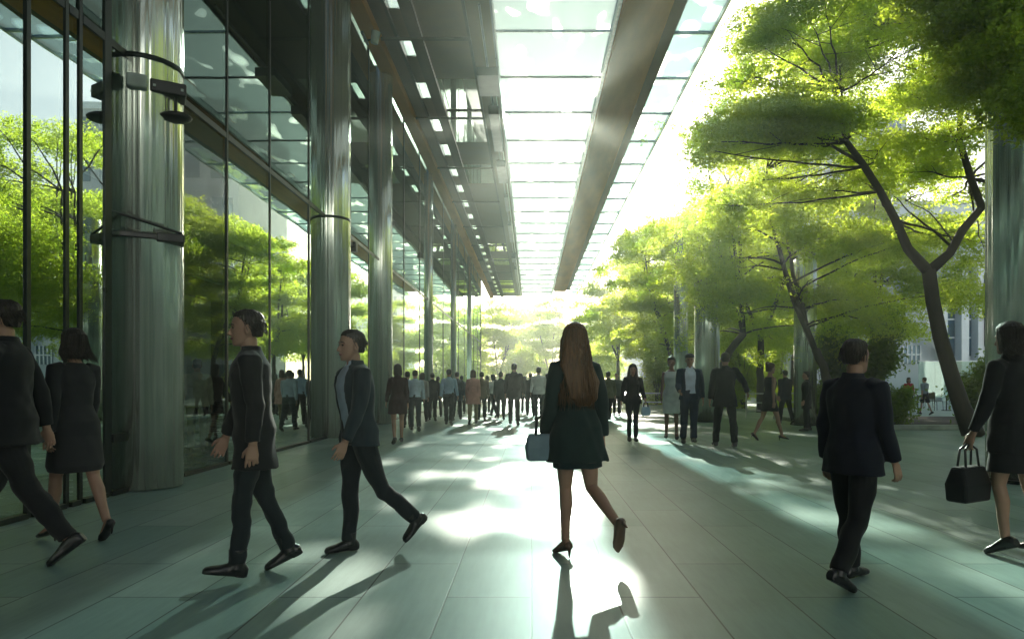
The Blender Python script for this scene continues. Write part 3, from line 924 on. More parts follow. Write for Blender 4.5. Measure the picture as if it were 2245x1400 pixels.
MALE = [(.86, .085, .085, 0), (.91, .165, .112, -.012), (.97, .168, .116, -.012), (1.05, .152, .105, 0), (1.12, .146, .102, .004), (1.22, .160, .112, .006), (1.32, .178, .118, .004), (1.39, .172, .105, 0), (1.44, .135, .082, -.006), (1.475, .080, .066, -.008)]
FEM = [(.86, .085, .085, 0), (.91, .172, .112, -.016), (.97, .170, .118, -.014), (1.05, .140, .098, 0), (1.11, .124, .088, .004), (1.20, .138, .100, .010), (1.29, .150, .118, .016), (1.37, .148, .092, .002), (1.43, .115, .072, -.006), (1.47, .060, .056, -.008)]

class Fig:
    def __init__(s, H, pose, sex):
        s.sex = sex
        s.k = H / 1.75
        s.T = MALE if sex == 'm' else FEM
        p = s.p = dict(hipL=0, hipR=0, kneeL=0, kneeR=0, footL=None, footR=None, abdL=2, abdR=2, armL=(0, 8, 12), armR=(0, 8, 12), lean=0, head=0, nod=0, heel=0, twist=0)
        p.update(pose)
        s.hw = .088
        s.legs = {}
        for sd, sg in (('L', -1), ('R', 1)):
            a, kn = R(p['hip' + sd]), R(p['knee' + sd])
            ab = R(p['abd' + sd]) * sg
            h = Vector((sg * s.hw, 0, .90))
            d1 = Vector((math.sin(ab), math.sin(a), -math.cos(a))).normalized()
            d2 = Vector((math.sin(ab) * .5, math.sin(a - kn), -math.cos(a - kn))).normalized()
            kp = h + d1 * .41
            an = kp + d2 * .41
            f = p['foot' + sd]
            if f is None:
                f = math.degrees(a - kn) * (.85 if a - kn < 0 else 1.0)
            f = R(f - p['heel'])
            t = Vector((0.06 * sg, math.cos(f), math.sin(f))).normalized()
            side = Vector((0, 0, 1)).cross(t)
            side = Vector((1, 0, 0)) - t * t.x
            side.normalize()
            u = side.cross(t)
            if u.z < 0 and abs(f) < 1.5: u = -u
            s.legs[sd] = dict(h=h, k=kp, a=an, t=t, u=u, side=side, d2=d2)
        low = min(min((l['a'] - l['u'] * .08 + l['t'] * q).z for q in (-.055, .10, .17)) for l in s.legs.values())
        s.dz = -low + .004
        for l in s.legs.values():
            for q in ('h', 'k', 'a'): l[q] = l[q] + Vector((0, 0, s.dz))
        s.pel = Vector((0, 0, .92 + s.dz))
        s.Mx = Matrix.Rotation(-R(p['lean']), 3, 'X')
        s.sw = .185 if sex == 'm' else .158
        s.arms = {}
        for sd, sg in (('L', -1), ('R', 1)):
            v = p['arm' + sd]
            sh = s.up(Vector((sg * s.sw, 0, 1.405)))
            sw_, ab, el = R(v[0]), R(v[1]), R(v[2])
            inw = R(v[3]) if len(v) > 3 else 0
            d1 = Vector((sg * math.sin(ab), math.sin(sw_) * math.cos(ab), -math.cos(sw_) * math.cos(ab)))
            d2 = Vector((sg * math.sin(ab) * .6 - sg * math.sin(inw), math.sin(sw_ + el), -math.cos(sw_ + el))).normalized()
            e = sh + d1 * .285
            wv = e + d2 * .255
            s.arms[sd] = dict(s=sh, e=e, w=wv, d=d2, sg=sg)
        s.hc = s.up(Vector((0, .012, 1.513)))        # chin-level origin of the head
        s.Hm = Matrix.Rotation(R(p['head']), 3, 'Z') @ Matrix.Rotation(-R(p['nod']), 3, 'X')

    def up(s, v):
        q = Vector((v.x, v.y, v.z - .92))
        if s.p['lean']:
            q = Matrix.Rotation(-R(s.p['lean']) * min(1, max(0, q.z / .25)), 3, 'X') @ q
        if s.p['twist']:
            q = Matrix.Rotation(R(s.p['twist']) * min(1, max(0, q.z / .4)), 3, 'Z') @ q
        return q + s.pel

    def hd(s, x, y, z):
        return s.hc + s.Hm @ Vector((x, y, z))

    def sc(s, mb):
        mb.v = [(x * s.k, y * s.k, z * s.k) for x, y, z in mb.v]
        return mb

    # ---- body
    def body(s, near):
        mb = MB()
        fem = s.sex == 'f'
        th = .92 if fem else 1.0
        lk, ak, tk = s.slim
        mb.rings([ering(s.up(Vector((0, yo, z))), rx * tk, ry * tk, sq=.9) for z, rx, ry, yo in s.T])
        mb.tube([s.up(Vector((0, -.012, 1.44))), s.up(Vector((0, -.004, 1.50))), s.hd(0, -.012, .05)], [.062 * th, .054 * th, .054 * th], 16)
        hr = [(0, .026, .026, .058), (.016, .044, .042, .046), (.045, .056, .064, .026), (.08, .066, .082, .010), (.12, .073, .092, .003), (.155, .075, .097, -.002), (.19, .068, .088, -.006), (.215, .050, .066, -.008), (.232, .022, .03, -.01)]
        mb.rings([[s.hd(rx * math.cos(a), yo + ry * math.sin(a), z) for a in (2 * math.pi * q / 24 for q in range(24))] for z, rx, ry, yo in hr])
        mb.tube([s.hd(0, .083, .125), s.hd(0, .100, .098), s.hd(0, .108, .082), s.hd(0, .088, .070)], [.008, .012, .015, .011], 8)
        mb.tube([s.hd(-.022, .077, .047), s.hd(0, .087, .048), s.hd(.022, .077, .047)], [.006, .010, .006], 8)
        for sg in (-1, 1):
            mb.ell(s.hd(sg * .076, -.008, .105), .012, .022, .033, 10, 7)
            mb.tube([s.hd(sg * .012, .090, .136), s.hd(sg * .034, .086, .139), s.hd(sg * .052, .070, .132)], [.006, .008, .006], 6)
        for l in s.legs.values():
            calf = l['k'].lerp(l['a'], .3) + Vector((0, -.014, 0))
            mb.tube([l['h'] + Vector((0, 0, .02)), l['h'].lerp(l['k'], .35), l['h'].lerp(l['k'], .75), l['k'], calf, l['k'].lerp(l['a'], .65), l['a']],
                    [.088 * lk, .080 * lk, .062 * lk, .053 * th * lk, .055 * th * lk, .043 * th * lk, .036 * th], 16)
            a, t, u, sd = l['a'], l['t'], l['u'], l['side']
            fr = [(-.055, .024, .022, -.050), (-.035, .034, .040, -.038), (0, .036, .044, -.034), (.06, .038, .034, -.045), (.12, .044, .022, -.057), (.165, .038, .015, -.064), (.19, .020, .009, -.069)]
            mb.rings([ering(a + t * q + u * up_, rx, ry, 14, sd, u) for q, rx, ry, up_ in fr])
        for am in s.arms.values():
            mb.tube([am['s'] + Vector((-am['sg'] * .02, 0, .0)), am['s'].lerp(am['e'], .25), am['s'].lerp(am['e'], .7), am['e'], am['e'].lerp(am['w'], .3), am['w']],
                    [.056 * th * ak, .052 * th * ak, .043 * th * ak, .038 * th * ak, .039 * th * ak, .026 * th], 14)
            s.hand(mb, am)
        o = s.sc(mb).build('body', None, s.root, world=False)
        o.data.materials.append(skin(s.skin))
        remesh(o, (.0052 if near else .0095) * s.k, 3 if near else 2)
        if not o.data.materials: o.data.materials.append(skin(s.skin))
        return o

    def hand(s, mb, am):
        h = am['d']
        n = Vector((-am['sg'], 0, 0)); n = (n - h * n.dot(h)).normalized()
        wv = n.cross(h) * am['sg'] * -1
        wv = Vector((0, 1, 0)) - h * h.y
        if wv.length < .2: wv = Vector((0, 0, 1)) - h * h.z
        wv.normalize()
        n = (n - wv * n.dot(wv)).normalized()
        w0 = am['w']
        mb.rings([ering(w0 + h * q, a, b, 12, wv, n) for q, a, b in ((-.02, .024, .020), (.02, .032, .016), (.06, .042, .015), (.092, .041, .012))])
        for j, (L, off, c) in enumerate(((.070, .031, .35), (.078, .010, .45), (.073, -.011, .55), (.058, -.031, .70))):
            b = w0 + h * .085 + wv * off
            p1 = b + (h * math.cos(c * .5) + n * math.sin(c * .5)) * L * .45 + wv * off * .12
            p2 = p1 + (h * math.cos(c * 1.4) + n * math.sin(c * 1.4)) * L * .32
            p3 = p2 + (h * math.cos(c * 2.1) + n * math.sin(c * 2.1)) * L * .25
            mb.tube([b, p1, p2, p3], [.0092, .0088, .008, .0065], 8)
        b = w0 + h * .025 + wv * .026
        p1 = b + (h * .7 + wv * .6 + n * .35).normalized() * .042
        p2 = p1 + (h * .9 + wv * .15 + n * .4).normalized() * .035
        mb.tube([b, p1, p2], [.013, .0105, .008], 8)

    def face(s):
        for sg in (-1, 1):
            m = MB().ell(s.hd(sg * .031, .083, .118), .012, .008, .007, 10, 7)
            s.sc(m).build('eye', EYE_M, s.root, True, world=False)
            m = MB().tube([s.hd(sg * .014, .095, .139), s.hd(sg * .034, .092, .144), s.hd(sg * .053, .075, .136)], [.003, .0045, .003], 6)
            s.sc(m).build('eyebrow', hairm(s.hairc), s.root, True, world=False)
        m = MB().tube([s.hd(-.024, .081, .047), s.hd(0, .094, .049), s.hd(.024, .081, .047)], [.004, .0085, .004], 8)
        s.sc(m).build('lips', LIP_M, s.root, True, world=False)

    # ---- clothing
    def span(s, z, mg):
        """ellipse round both legs at figure height z (z above the ground, in unit scale)"""
        xs, ys = [], []
        for l in s.legs.values():
            for a, b in ((l['h'], l['k']), (l['k'], l['a'])):
                if min(a.z, b.z) - .01 <= z <= max(a.z, b.z) + .01 and abs(a.z - b.z) > 1e-4:
                    t = (z - b.z) / (a.z - b.z)
                    q = b.lerp(a, t); r = .092 if z > .6 else .07
                    xs += [q.x - r, q.x + r]; ys += [q.y - r, q.y + r]
        if not xs:
            return None
        return (min(xs) + max(xs)) / 2, (min(ys) + max(ys)) / 2, (max(xs) - min(xs)) / 2 + mg, (max(ys) - min(ys)) / 2 + mg

    def coat_rings(s, top, hem, off, flare=0.0, n=32):
        """list of (centre, rx, ry, z) from the shoulders down to the hem"""
        out = []
        for z, rx, ry, yo in reversed(s.T):
            if z > top or z < .93: continue
            if z < hem: break
            e = off * (.6 if z > 1.41 else 1)
            out.append((s.up(Vector((0, yo, z))), rx + e, ry + e, z))
        z = .90
        while z >= hem - 1e-6:
            f = flare * (.95 - z)
            sp = s.span(z + s.dz, off * 1.05)
            base_x, base_y = .172 + off, .118 + off
            if sp is None: sp = (0, 0, base_x, base_y)
            g = min(1, (0.95 - z) / .3)
            out.append((Vector((sp[0], sp[1] - .004, z + s.dz)), max(sp[2], base_x * (1 - .25 * g)) + f, max(sp[3], base_y * (1 - .2 * g)) + f, z))
            z -= .05
        return out

    def torso_shell(s, mb, rl, opening=None, th=.012, n=40):
        """closed shell (opening None) or shell open at the front; opening(z) = half angle in degrees"""
        if opening is None:
            mb.rings([ering(c, rx, ry, n, sq=.88) for c, rx, ry, z in rl])
            return
        rs = []
        for c, rx, ry, z in rl:
            g = R(max(2, opening(z)))
            ring = []
            for side in (0, 1):
                for k in range(n):
                    f = k / (n - 1)
                    a = math.pi / 2 + g + (2 * math.pi - 2 * g) * (f if side == 0 else 1 - f)
                    e = 0 if side == 0 else -th
                    cx, sx = math.cos(a), math.sin(a)
                    cx = math.copysign(abs(cx) ** .88, cx); sx = math.copysign(abs(sx) ** .88, sx)
                    ring.append(c + Vector(((rx + e) * cx, (ry + e) * sx, 0)))
            rs.append(ring)
        mb.rings(rs)

    def sleeves(s, mb, off, frac=1.0, taper=1.0):
        th = .92 if s.sex == 'f' else 1
        for am in s.arms.values():
            a, e, w_ = am['s'], am['e'], am['w']
            sg = am['sg']
            pts = [a + Vector((-sg * .06, 0, .012)), a + Vector((-sg * .005, 0, .004)), a.lerp(e, .3), a.lerp(e, .75), e]
            rad = [.058 * th + off * .7, .062 * th + off * .8, .056 * th + off, .048 * th + off, .045 * th + off]
            if frac > .6:
                pts += [e.lerp(w_, .45), e.lerp(w_, .93)]
                rad += [.041 * th + off * .9, .033 * th + off * .9 * taper]
            mb.tube(pts, rad, 16)

    def cloth(s, name, mb, c, voxel, fold=.007, smooth=2):
        o = s.sc(mb).build(name, None, s.root, world=False)
        remesh(o, voxel * s.k, smooth, fold * s.k, abs(hash((round(c[0], 3), name, round(s.dz, 3)))) % 9999 if False else int(1000 * (c[0] + s.k * 7 + len(name))))
        if not o.data.materials: o.data.materials.append(fabric(c))
        else: o.data.materials[0] = fabric(c)
        return o

    def jacket(s, c, hem=.80, off=.022, opening=None, flare=.05, vx=.008, name='jacket', collar=True):
        mb = MB()
        s.torso_shell(mb, s.coat_rings(1.48, hem, off, flare), opening, th=.018)
        s.sleeves(mb, off * .62)
        if collar:
            rs = []
            for z, r in ((1.455, .088), (1.49, .074), (1.515, .070)):
                c0 = s.up(Vector((0, -.012, z)))
                rs.append((c0, r, r * .95, z))
            s.torso_shell(mb, rs, (lambda z: 48), th=.014, n=24)
        return s.cloth(name, mb, c, vx)

    def shirt(s, c, vx=.009, sleeves=False, hem=.95, off=.009, name='shirt', frac=1.0):
        mb = MB()
        s.torso_shell(mb, s.coat_rings(1.48, hem, off, 0))
        if sleeves: s.sleeves(mb, .010, frac)
        rs = [(s.up(Vector((0, -.010, z))), r, r * .95, z) for z, r in ((1.45, .078), (1.49, .066), (1.512, .062))]
        s.torso_shell(mb, rs, (lambda z: 18), th=.012, n=24)
        return s.cloth(name, mb, c, vx, .0025)

    def trousers(s, c, vx=.009, slim=1.0, hem=1.0, name='trousers'):
        mb = MB()
        mb.rings([ering(s.up(Vector((0, yo, z))), rx + .008, ry + .008, sq=.9) for z, rx, ry, yo in s.T if z < 1.08])
        for l in s.legs.values():
            h, k, a = l['h'], l['k'], l['a']
            end = k.lerp(a, .98 * hem) if hem > .5 else h.lerp(k, hem * 2)
            pts = [h + Vector((0, 0, .03)), h.lerp(k, .4), h.lerp(k, .85)]
            rad = [.100, .093 * slim, .076 * slim]
            if hem > .5:
                pts += [k.lerp(a, .1), k.lerp(a, .4) + Vector((0, -.012, 0)), k.lerp(a, .75), end]
                rad += [.071 * slim, .070 * slim, .064 * slim, .064 * slim]
            else:
                pts = pts[:2] + [end]; rad = [.1, .095, .095]
            mb.tube(pts, rad, 16)
        return s.cloth(name, mb, c, vx, .008)

    def skirt(s, c, hem, vx=.009, off=.012, flare=.05, name='skirt', top=1.10):
        mb = MB()
        s.torso_shell(mb, s.coat_rings(top, hem, off, flare))
        return s.cloth(name, mb, c, vx, .003)

    def dress(s, c, hem, vx=.009, flare=.03, sleeve=0):
        mb = MB()
        s.torso_shell(mb, s.coat_rings(1.44 if not sleeve else 1.47, hem, .011, flare))
        if sleeve: s.sleeves(mb, .011, sleeve)
        return s.cloth('dress', mb, c, vx, .003)

    def shoes(s, heel=False, m=None, boot=0.0):
        for l in s.legs.values():
            mb = MB()
            a, t, u, sd = l['a'], l['t'], l['u'], l['side']
            if heel:
                fr = [(-.064, .020, .020, -.052), (-.045, .036, .034, -.050), (0, .039, .030, -.056), (.06, .042, .020, -.064), (.12, .049, .024, -.060), (.165, .042, .018, -.064), (.205, .012, .008, -.073)]
                mb.rings([ering(a + t * q + u * up_, rx, ry, 16, sd, u) for q, rx, ry, up_ in fr])
                hp = a + t * -.045 - u * .07
                gz = max(.004, hp.z - .085) if hp.z > .09 else .004
                mb.tube([hp, Vector((hp.x, hp.y + .004, gz)) if u.z > .7 else hp - u * .075], [.017, .006], 8)
            else:
                fr = [(-.075, .030, .032, -.046), (-.055, .041, .044, -.036), (-.01, .043, .052, -.028), (.05, .044, .042, -.038), (.10, .051, .032, -.048), (.15, .049, .027, -.053), (.182, .036, .022, -.058), (.196, .016, .013, -.066)]
                mb.rings([ering(a + t * q + u * up_, rx, ry, 16, sd, u, sq=.85) for q, rx, ry, up_ in fr])
                if boot:
                    mb.tube([a - u * .03, a, a - l['d2'] * boot], [.055, .052, .058], 16)
                # sole and heel block
                mb.tube([a - t * .06 - u * .073, a - t * .005 - u * .073], [(.036, .007), (.038, .007)], 12)
            o = s.sc(mb).build('shoe', m or SHOE, s.root, True, world=False)
            remesh(o, .006 * s.k, 1)
            if not o.data.materials: o.data.materials.append(m or SHOE)

    def hair(s, style, near):
        mb = MB()
        if style == 'short':
            rs = [(.065, .050, .046, -.054), (.10, .070, .062, -.042), (.135, .080, .078, -.030), (.17, .082, .090, -.021), (.20, .076, .094, -.012), (.225, .058, .078, -.01), (.245, .026, .036, -.012)]
            mb.rings([[s.hd(rx * math.cos(a), yo + ry * math.sin(a), z) for a in (2 * math.pi * q / 24 for q in range(24))] for z, rx, ry, yo in rs])
        else:
            rs = [(.045, .066, .050, -.058), (.10, .085, .072, -.036), (.14, .090, .088, -.022), (.175, .088, .104, -.010), (.21, .080, .100, -.008), (.237, .058, .076, -.01), (.255, .024, .034, -.012)]
            mb.rings([[s.hd(rx * math.cos(a), yo + ry * math.sin(a), z) for a in (2 * math.pi * q / 24 for q in range(24))] for z, rx, ry, yo in rs])
            if style.startswith('long'):
                L = .33 if style == 'longest' else .27
                pts = [s.hd(0, -.04, .19), s.hd(0, -.062, .10), s.hd(0, -.078, .0), s.hd(0, -.105, -.08), s.hc + Vector((0, -.128, -L * .62)), s.hc + Vector((.01, -.132, -L)), s.hc + Vector((.015, -.122, -L - .06))]
                mb.rings([ering(p, rx, ry, 20) for p, rx, ry in zip(pts, (.085, .108, .122, .138, .142, .118, .06), (.05, .052, .054, .046, .04, .034, .02))])
                for sg in (-1, 1):                     # locks that fall in front of the shoulders
                    mb.tube([s.hd(sg * .06, .035, .20), s.hd(sg * .084, .022, .12), s.hd(sg * .088, .018, .03), s.hd(sg * .092, .03, -.06), s.hd(sg * .094, .055, -.16)], [.022, .026, .030, .030, .014], 10)
            elif style == 'bun':
                mb.ell(s.hd(0, -.085, .235), .048, .048, .045, 14, 9)
            elif style == 'bob':
                mb.rings([ering(s.hd(0, y, z), rx, ry, 20) for z, y, rx, ry in ((.18, -.03, .08, .07), (.10, -.045, .094, .066), (.03, -.05, .098, .062), (-.01, -.05, .085, .05))])
        strands = []
        if near and style != 'short':
            rnd = random.Random(len(style))
            Lh = {'longest': .40, 'long': .30, 'bob': .06, 'bun': .0}.get(style, .1)
            for q in range(420 if style == 'longest' else 240):
                a = rnd.uniform(-.35 * math.pi, 1.35 * math.pi) + math.pi
                rr = rnd.uniform(.97, 1.10)
                pts = [s.hd(.03 * math.cos(a), -.01 + .03 * math.sin(a), .252), s.hd(.082 * rr * math.cos(a), -.015 + .10 * rr * math.sin(a), .19), s.hd(.097 * rr * math.cos(a), -.03 + .09 * rr * math.sin(a), .11)]
                bx = .10 * rr * math.cos(a); by = min(-.03 + .075 * rr * math.sin(a), .02)
                nseg = max(1, int(Lh / .07))
                ph = rnd.random() * 6.28
                end = rnd.uniform(.75, 1.12)
                for j in range(1, nseg + 2):
                    zz = .11 - (Lh + .08) * end * j / (nseg + 1)
                    k_ = min(1, j / (nseg + 1))
                    pts.append(s.hc + s.Hm @ Vector((bx * (1 + .32 * k_) + .008 * math.sin(ph + j), by * (1 - .2 * k_) - (.085 * k_ if zz < 0 else .02 * k_) + .008 * math.cos(ph * 2 + j), zz)))
                strands.append((pts, rnd.uniform(.0016, .0034)))
        if near and style == 'short':
            rnd = random.Random(4)
            for q in range(420):
                a = rnd.uniform(0, 6.283); f = rnd.random() ** .7
                z0 = .10 + .14 * f
                c = math.sqrt(max(.02, 1 - (max(0, z0 - .13) / .122) ** 2))
                fr = math.sin(a)
                if fr > .45 and z0 < .19: continue
                x0, y0 = .084 * c * math.cos(a), -.02 + .092 * c * math.sin(a)
                p0 = s.hd(x0, y0, z0)
                d_ = (s.hd(x0 * 1.12, y0 * 1.1 - .012, z0 - .03 - .01 * rnd.random()) - p0)
                strands.append(([p0, p0 + d_ * .5 + Vector((rnd.uniform(-.004, .004), rnd.uniform(-.004, .004), .004)), p0 + d_], rnd.uniform(.0016, .0028)))
        o = s.sc(mb).build('hair', None, s.root, world=False)
        remesh(o, (.006 if near else .009) * s.k, 2)
        me = o.data
        n = len(me.vertices)
        co = np.zeros(n * 3, np.float32); me.vertices.foreach_get('co', co); co = co.reshape(-1, 3)
        no = np.zeros(n * 3, np.float32); me.vertices.foreach_get('normal', no); no = no.reshape(-1, 3)
        ang = np.arctan2(co[:, 1] - s.hc.y * s.k, co[:, 0])
        co += no * ((np.sin(ang * 23 + co[:, 2] * 14) * .5 + np.sin(ang * 51 - co[:, 2] * 22) * .35 + np.sin(co[:, 0] * 90 + co[:, 2] * 30) * .4) * .0035)[:, None].astype(np.float32)
        me.vertices.foreach_set('co', co.ravel()); me.update()
        if strands:
            m2 = MB()
            for pts, r in strands:
                m2.tube(pts, [r * .6] + [r] * (len(pts) - 2) + [r * .3], 4)
            s.sc(m2)
            bm = bmesh.new(); bm.from_mesh(me)
            vs = [bm.verts.new(v) for v in m2.v]
            for f in m2.f:
                if len(f) == 4 or True:
                    q = bm.faces.new([vs[i] for i in f]); q.smooth = True
            bm.to_mesh(me); bm.free()
        if not me.materials: me.materials.append(hairm(s.hairc))
        else: me.materials[0] = hairm(s.hairc)

    def cap(s, c):
        mb = MB()
        rs = [(.165, .088, .112, .002), (.195, .092, .122, .008), (.22, .084, .110, .004), (.245, .055, .075, -.01), (.252, .02, .03, -.014)]
        mb.rings([[s.hd(rx * math.cos(a), yo + ry * math.sin(a), z) for a in (2 * math.pi * q / 24 for q in range(24))] for z, rx, ry, yo in rs])
        mb.rings([[s.hd(x * .075, y_ + .045 * math.sqrt(max(0, 1 - x * x * .8)), z + dz) for x in (-1, -.7, -.35, 0, .35, .7, 1)] + [s.hd(x * .07, y_ - .02, z + dz) for x in (1, 0, -1)] for y_, z, dz in ((.10, .170, 0), (.10, .170, .008))])
        o = s.sc(mb).build('flat_cap', fabric(c), s.root, True, world=False)

def lap(z):      # jacket fronts: wide at the chest, closed at the waist button, open again at the hem
    if z > 1.40: return 62
    if z > 1.08: return 10 + 40 * (z - 1.08) / .32
    if z > .98: return 9
    return 9 + 40 * (.98 - z)
def wide(z):     # jacket hanging wide open
    return 34 if z > 1.40 else 30 + 18 * max(0, 1.1 - z)

def person(label, x, feet, top, yaw, sex, pose, dress, skinc=(.34, .20, .14), hairc=(.02, .014, .010), hair='short', near=False, group=None, H=None, loc=None, face=False):
    """x, feet and head-top are photo pixels; yaw 0 walks away, 90 to the left, 180 toward the camera"""
    if loc is None:
        gx, gy = G(x, feet)
        H = H or min(1.93, max(1.55, (feet - top) / F * gy))
    else:
        gx, gy = loc
    root = tag(empty('person', (gx, gy, 0), R(yaw)), label, 'person', group)
    f = Fig(H, pose, sex)
    f.root = root; f.skin = skinc; f.hairc = hairc
    kinds = [q[0] for q in dress]
    f.slim = (.76 if 'trousers' in kinds else 1.0, .82 if 'jacket' in kinds else 1.0, .93 if len(dress) else 1.0)
    f.body(near)
    if hair: f.hair(hair, near)
    if face: f.face()
    vx = .0075 if near else .012
    for it in dress:
        kind, a, kw = it[0], it[1:-1] if isinstance(it[-1], dict) else it[1:], it[-1] if isinstance(it[-1], dict) else {}
        if kind in ('shoes', 'cap'):
            getattr(f, kind)(*a, **kw)
        else:
            getattr(f, kind)(*a, vx=vx, **kw)
    return f, root

BLK, NAVY, DKG, CHAR = (.012, .013, .015), (.020, .036, .060), (.020, .026, .025), (.022, .023, .026)
SHBL, WHT = (.36, .46, .56), (.72, .74, .72)
STRIDE = dict(hipR=24, kneeR=6, footR=12, hipL=-20, kneeL=16, footL=-38, armL=(24, 8, 18), armR=(-22, 8, 14), lean=3)
STRIDE2 = dict(hipL=24, kneeL=6, footL=12, hipR=-20, kneeR=18, footR=-40, armR=(24, 8, 18), armL=(-22, 8, 14), lean=3)
PUSH = dict(hipR=4, kneeR=4, footR=0, hipL=-24, kneeL=42, armL=(20, 9, 22), armR=(-20, 9, 16), lean=4)
PUSH2 = dict(hipL=4, kneeL=4, footL=0, hipR=-24, kneeR=42, armR=(20, 9, 22), armL=(-20, 9, 16), lean=4)
STAND = dict(hipL=3, hipR=-3, kneeL=3, kneeR=5, armL=(2, 8, 14), armR=(-2, 8, 14))
WALKS = dict(hipR=14, kneeR=5, footR=4, hipL=-12, kneeL=14, footL=-24, armL=(14, 8, 14), armR=(-12, 8, 12), lean=2)
WALKS2 = dict(hipL=14, kneeL=5, footL=4, hipR=-12, kneeR=14, footR=-24, armR=(14, 8, 14), armL=(-12, 8, 12), lean=2)
HEELS = dict(heel=20)

# --- foreground
person('man in an open dark jacket over pale blue shirt striding beside the woman in charcoal', 22, 1235, 655, 104, 'm', STRIDE,
       [('shirt', SHBL), ('jacket', BLK, dict(opening=wide, hem=.78, flare=.14)), ('trousers', BLK), ('shoes',)], near=True)
person('woman in a charcoal dress and heels walking beside the nearest glass', 165, 1185, 735, 62, 'f', dict(WALKS2, **HEELS),
       [('dress', CHAR, .55, dict(sleeve=1.0)), ('shoes', True)], hair='bob', near=True)
person('tall slim person in a long dark jacket before the second glass bay', 556, 1262, 690, 112, 'm', dict(STRIDE2, hipL=10, hipR=-9, kneeR=14, footR=-24, armR=(10, 5, 14), armL=(-8, 5, 12)),
       [('shirt', CHAR), ('jacket', BLK, dict(opening=lap, hem=.66, flare=.02)), ('trousers', (.014, .02, .024), dict(slim=.86)), ('shoes', dict(boot=.10))], near=True, face=True)
person('man in an open dark jacket and blue shirt stepping left past the glass', 785, 1212, 725, 126, 'm', dict(PUSH, hipL=-20, kneeL=28, armL=(10, 6, 16), armR=(-10, 6, 14)),
       [('shirt', SHBL), ('jacket', (.016, .028, .036), dict(opening=wide, hem=.82, flare=.08)), ('trousers', (.012, .016, .02), dict(slim=.9)), ('shoes', dict(boot=.07))], near=True, face=True)
W_MID = person('woman with long auburn hair and bare legs walking away in the middle', 1262, 1222, 725, 24, 'f', dict(hipL=6, kneeL=3, footL=0, hipR=-8, kneeR=52, abdR=3, abdL=-3, head=-22, armL=(2, 9, 22), armR=(-8, 10, 16), heel=18),
       [('jacket', (.012, .026, .025), dict(hem=.70, flare=.16, off=.026, name='coat')), ('skirt', (.014, .03, .034), .62, dict(flare=.02)), ('shoes', True, dict(m=pmat('tan_leather', (.10, .06, .04), .4)))],
       hair='longest', hairc=(.105, .046, .014), near=True)
person('man in a navy black jacket striding toward the woman with the black bag', 1872, 1280, 745, -62, 'm', dict(PUSH2, hipR=-12, kneeR=20, hipL=10, lean=1, armR=(8, 5, 12), armL=(-8, 5, 12)),
       [('jacket', (.009, .011, .020), dict(hem=.78, off=.028, flare=.08)), ('trousers', BLK), ('shoes', dict(boot=.06))], near=True)
W_RIGHT = person('woman in a black jacket and short skirt carrying a black bag', 2222, 1218, 725, 20, 'f', dict(WALKS, hipL=6, hipR=-6, kneeR=8, footR=-10, armL=(6, 14, 14)),
       [('jacket', BLK, dict(hem=.74, off=.028, flare=.05)), ('skirt', BLK, .60, dict(flare=.03)), ('shoes',)], hair='bob', near=True)

# --- middle distance
W_BLAZER = person('woman with long dark hair in black blazer and shorts walking toward the camera', 1387, 968, 800, 178, 'f', dict(hipL=8, kneeL=2, footL=0, hipR=-8, kneeR=10, footR=-14, abdL=-3, abdR=-3, armL=(8, 12, 40), armR=(-6, 14, 24)),
       [('shirt', (.02, .02, .02)), ('jacket', BLK, dict(opening=wide, hem=.84, flare=.10)), ('trousers', (.014, .016, .02), dict(slim=.82)), ('shoes',)], hair='long', hairc=(.025, .016, .010), face=True)
person('woman with a bun in a pale sleeveless dress beside the cap man', 1472, 963, 790, 168, 'f', dict(WALKS, hipR=6, hipL=-6, kneeL=6, heel=14),
       [('dress', (.78, .80, .75), .50, dict(flare=-.02)), ('shoes', True)], hair='bun', skinc=(.22, .12, .08), face=True)
M_CAP = person('man in a flat cap, navy suit and white shirt', 1512, 972, 768, 172, 'm', dict(hipL=16, kneeL=4, footL=4, hipR=-6, kneeR=6, footR=-8, abdL=-3, armR=(14, 10, 50, 10), armL=(-4, 9, 12)),
       [('shirt', (.60, .68, .76)), ('jacket', NAVY, dict(opening=wide, hem=.82, flare=.03)), ('trousers', (.022, .034, .052)), ('shoes', dict(boot=.14)), ('cap', (.03, .03, .03))], face=True)
person('man in black seen from behind reaching one arm out to the right', 1590, 980, 768, -8, 'm', dict(hipL=10, kneeL=4, footL=0, hipR=-6, kneeR=6, footR=-6, abdL=7, abdR=6, armR=(24, 36, 20), armL=(-4, 12, 10)),
       [('jacket', (.012, .013, .012), dict(hem=.74, off=.026, flare=.03)), ('trousers', (.012, .014, .014)), ('shoes', dict(boot=.08))])
person('woman in a short sleeveless black dress stepping right', 1687, 965, 798, -74, 'f', dict(WALKS, hipR=20, hipL=-16, armL=(30, 10, 16), heel=16),
       [('dress', BLK, .62, dict(flare=.04)), ('shoes', True)], hair='bun', hairc=(.06, .03, .02), skinc=(.30, .18, .13))
person('person in a dark blue jacket partly behind the woman in the black dress', 1722, 930, 812, 10, 'm', WALKS2, [('jacket', (.018, .028, .04), dict(hem=.8)), ('trousers', BLK), ('shoes',)])
person('person in a long dark coat standing before the column by the shrubs', 1768, 945, 815, 70, 'm', STAND, [('jacket', BLK, dict(hem=.62)), ('trousers', BLK), ('shoes',)])
person('walker in a red top and dark skirt on the far terrace', 1992, 906, 842, 160, 'f', WALKS, [('shirt', (.42, .03, .04), dict(sleeves=True, frac=.5)), ('skirt', (.03, .02, .03), .55), ('shoes',)], hair='bob')
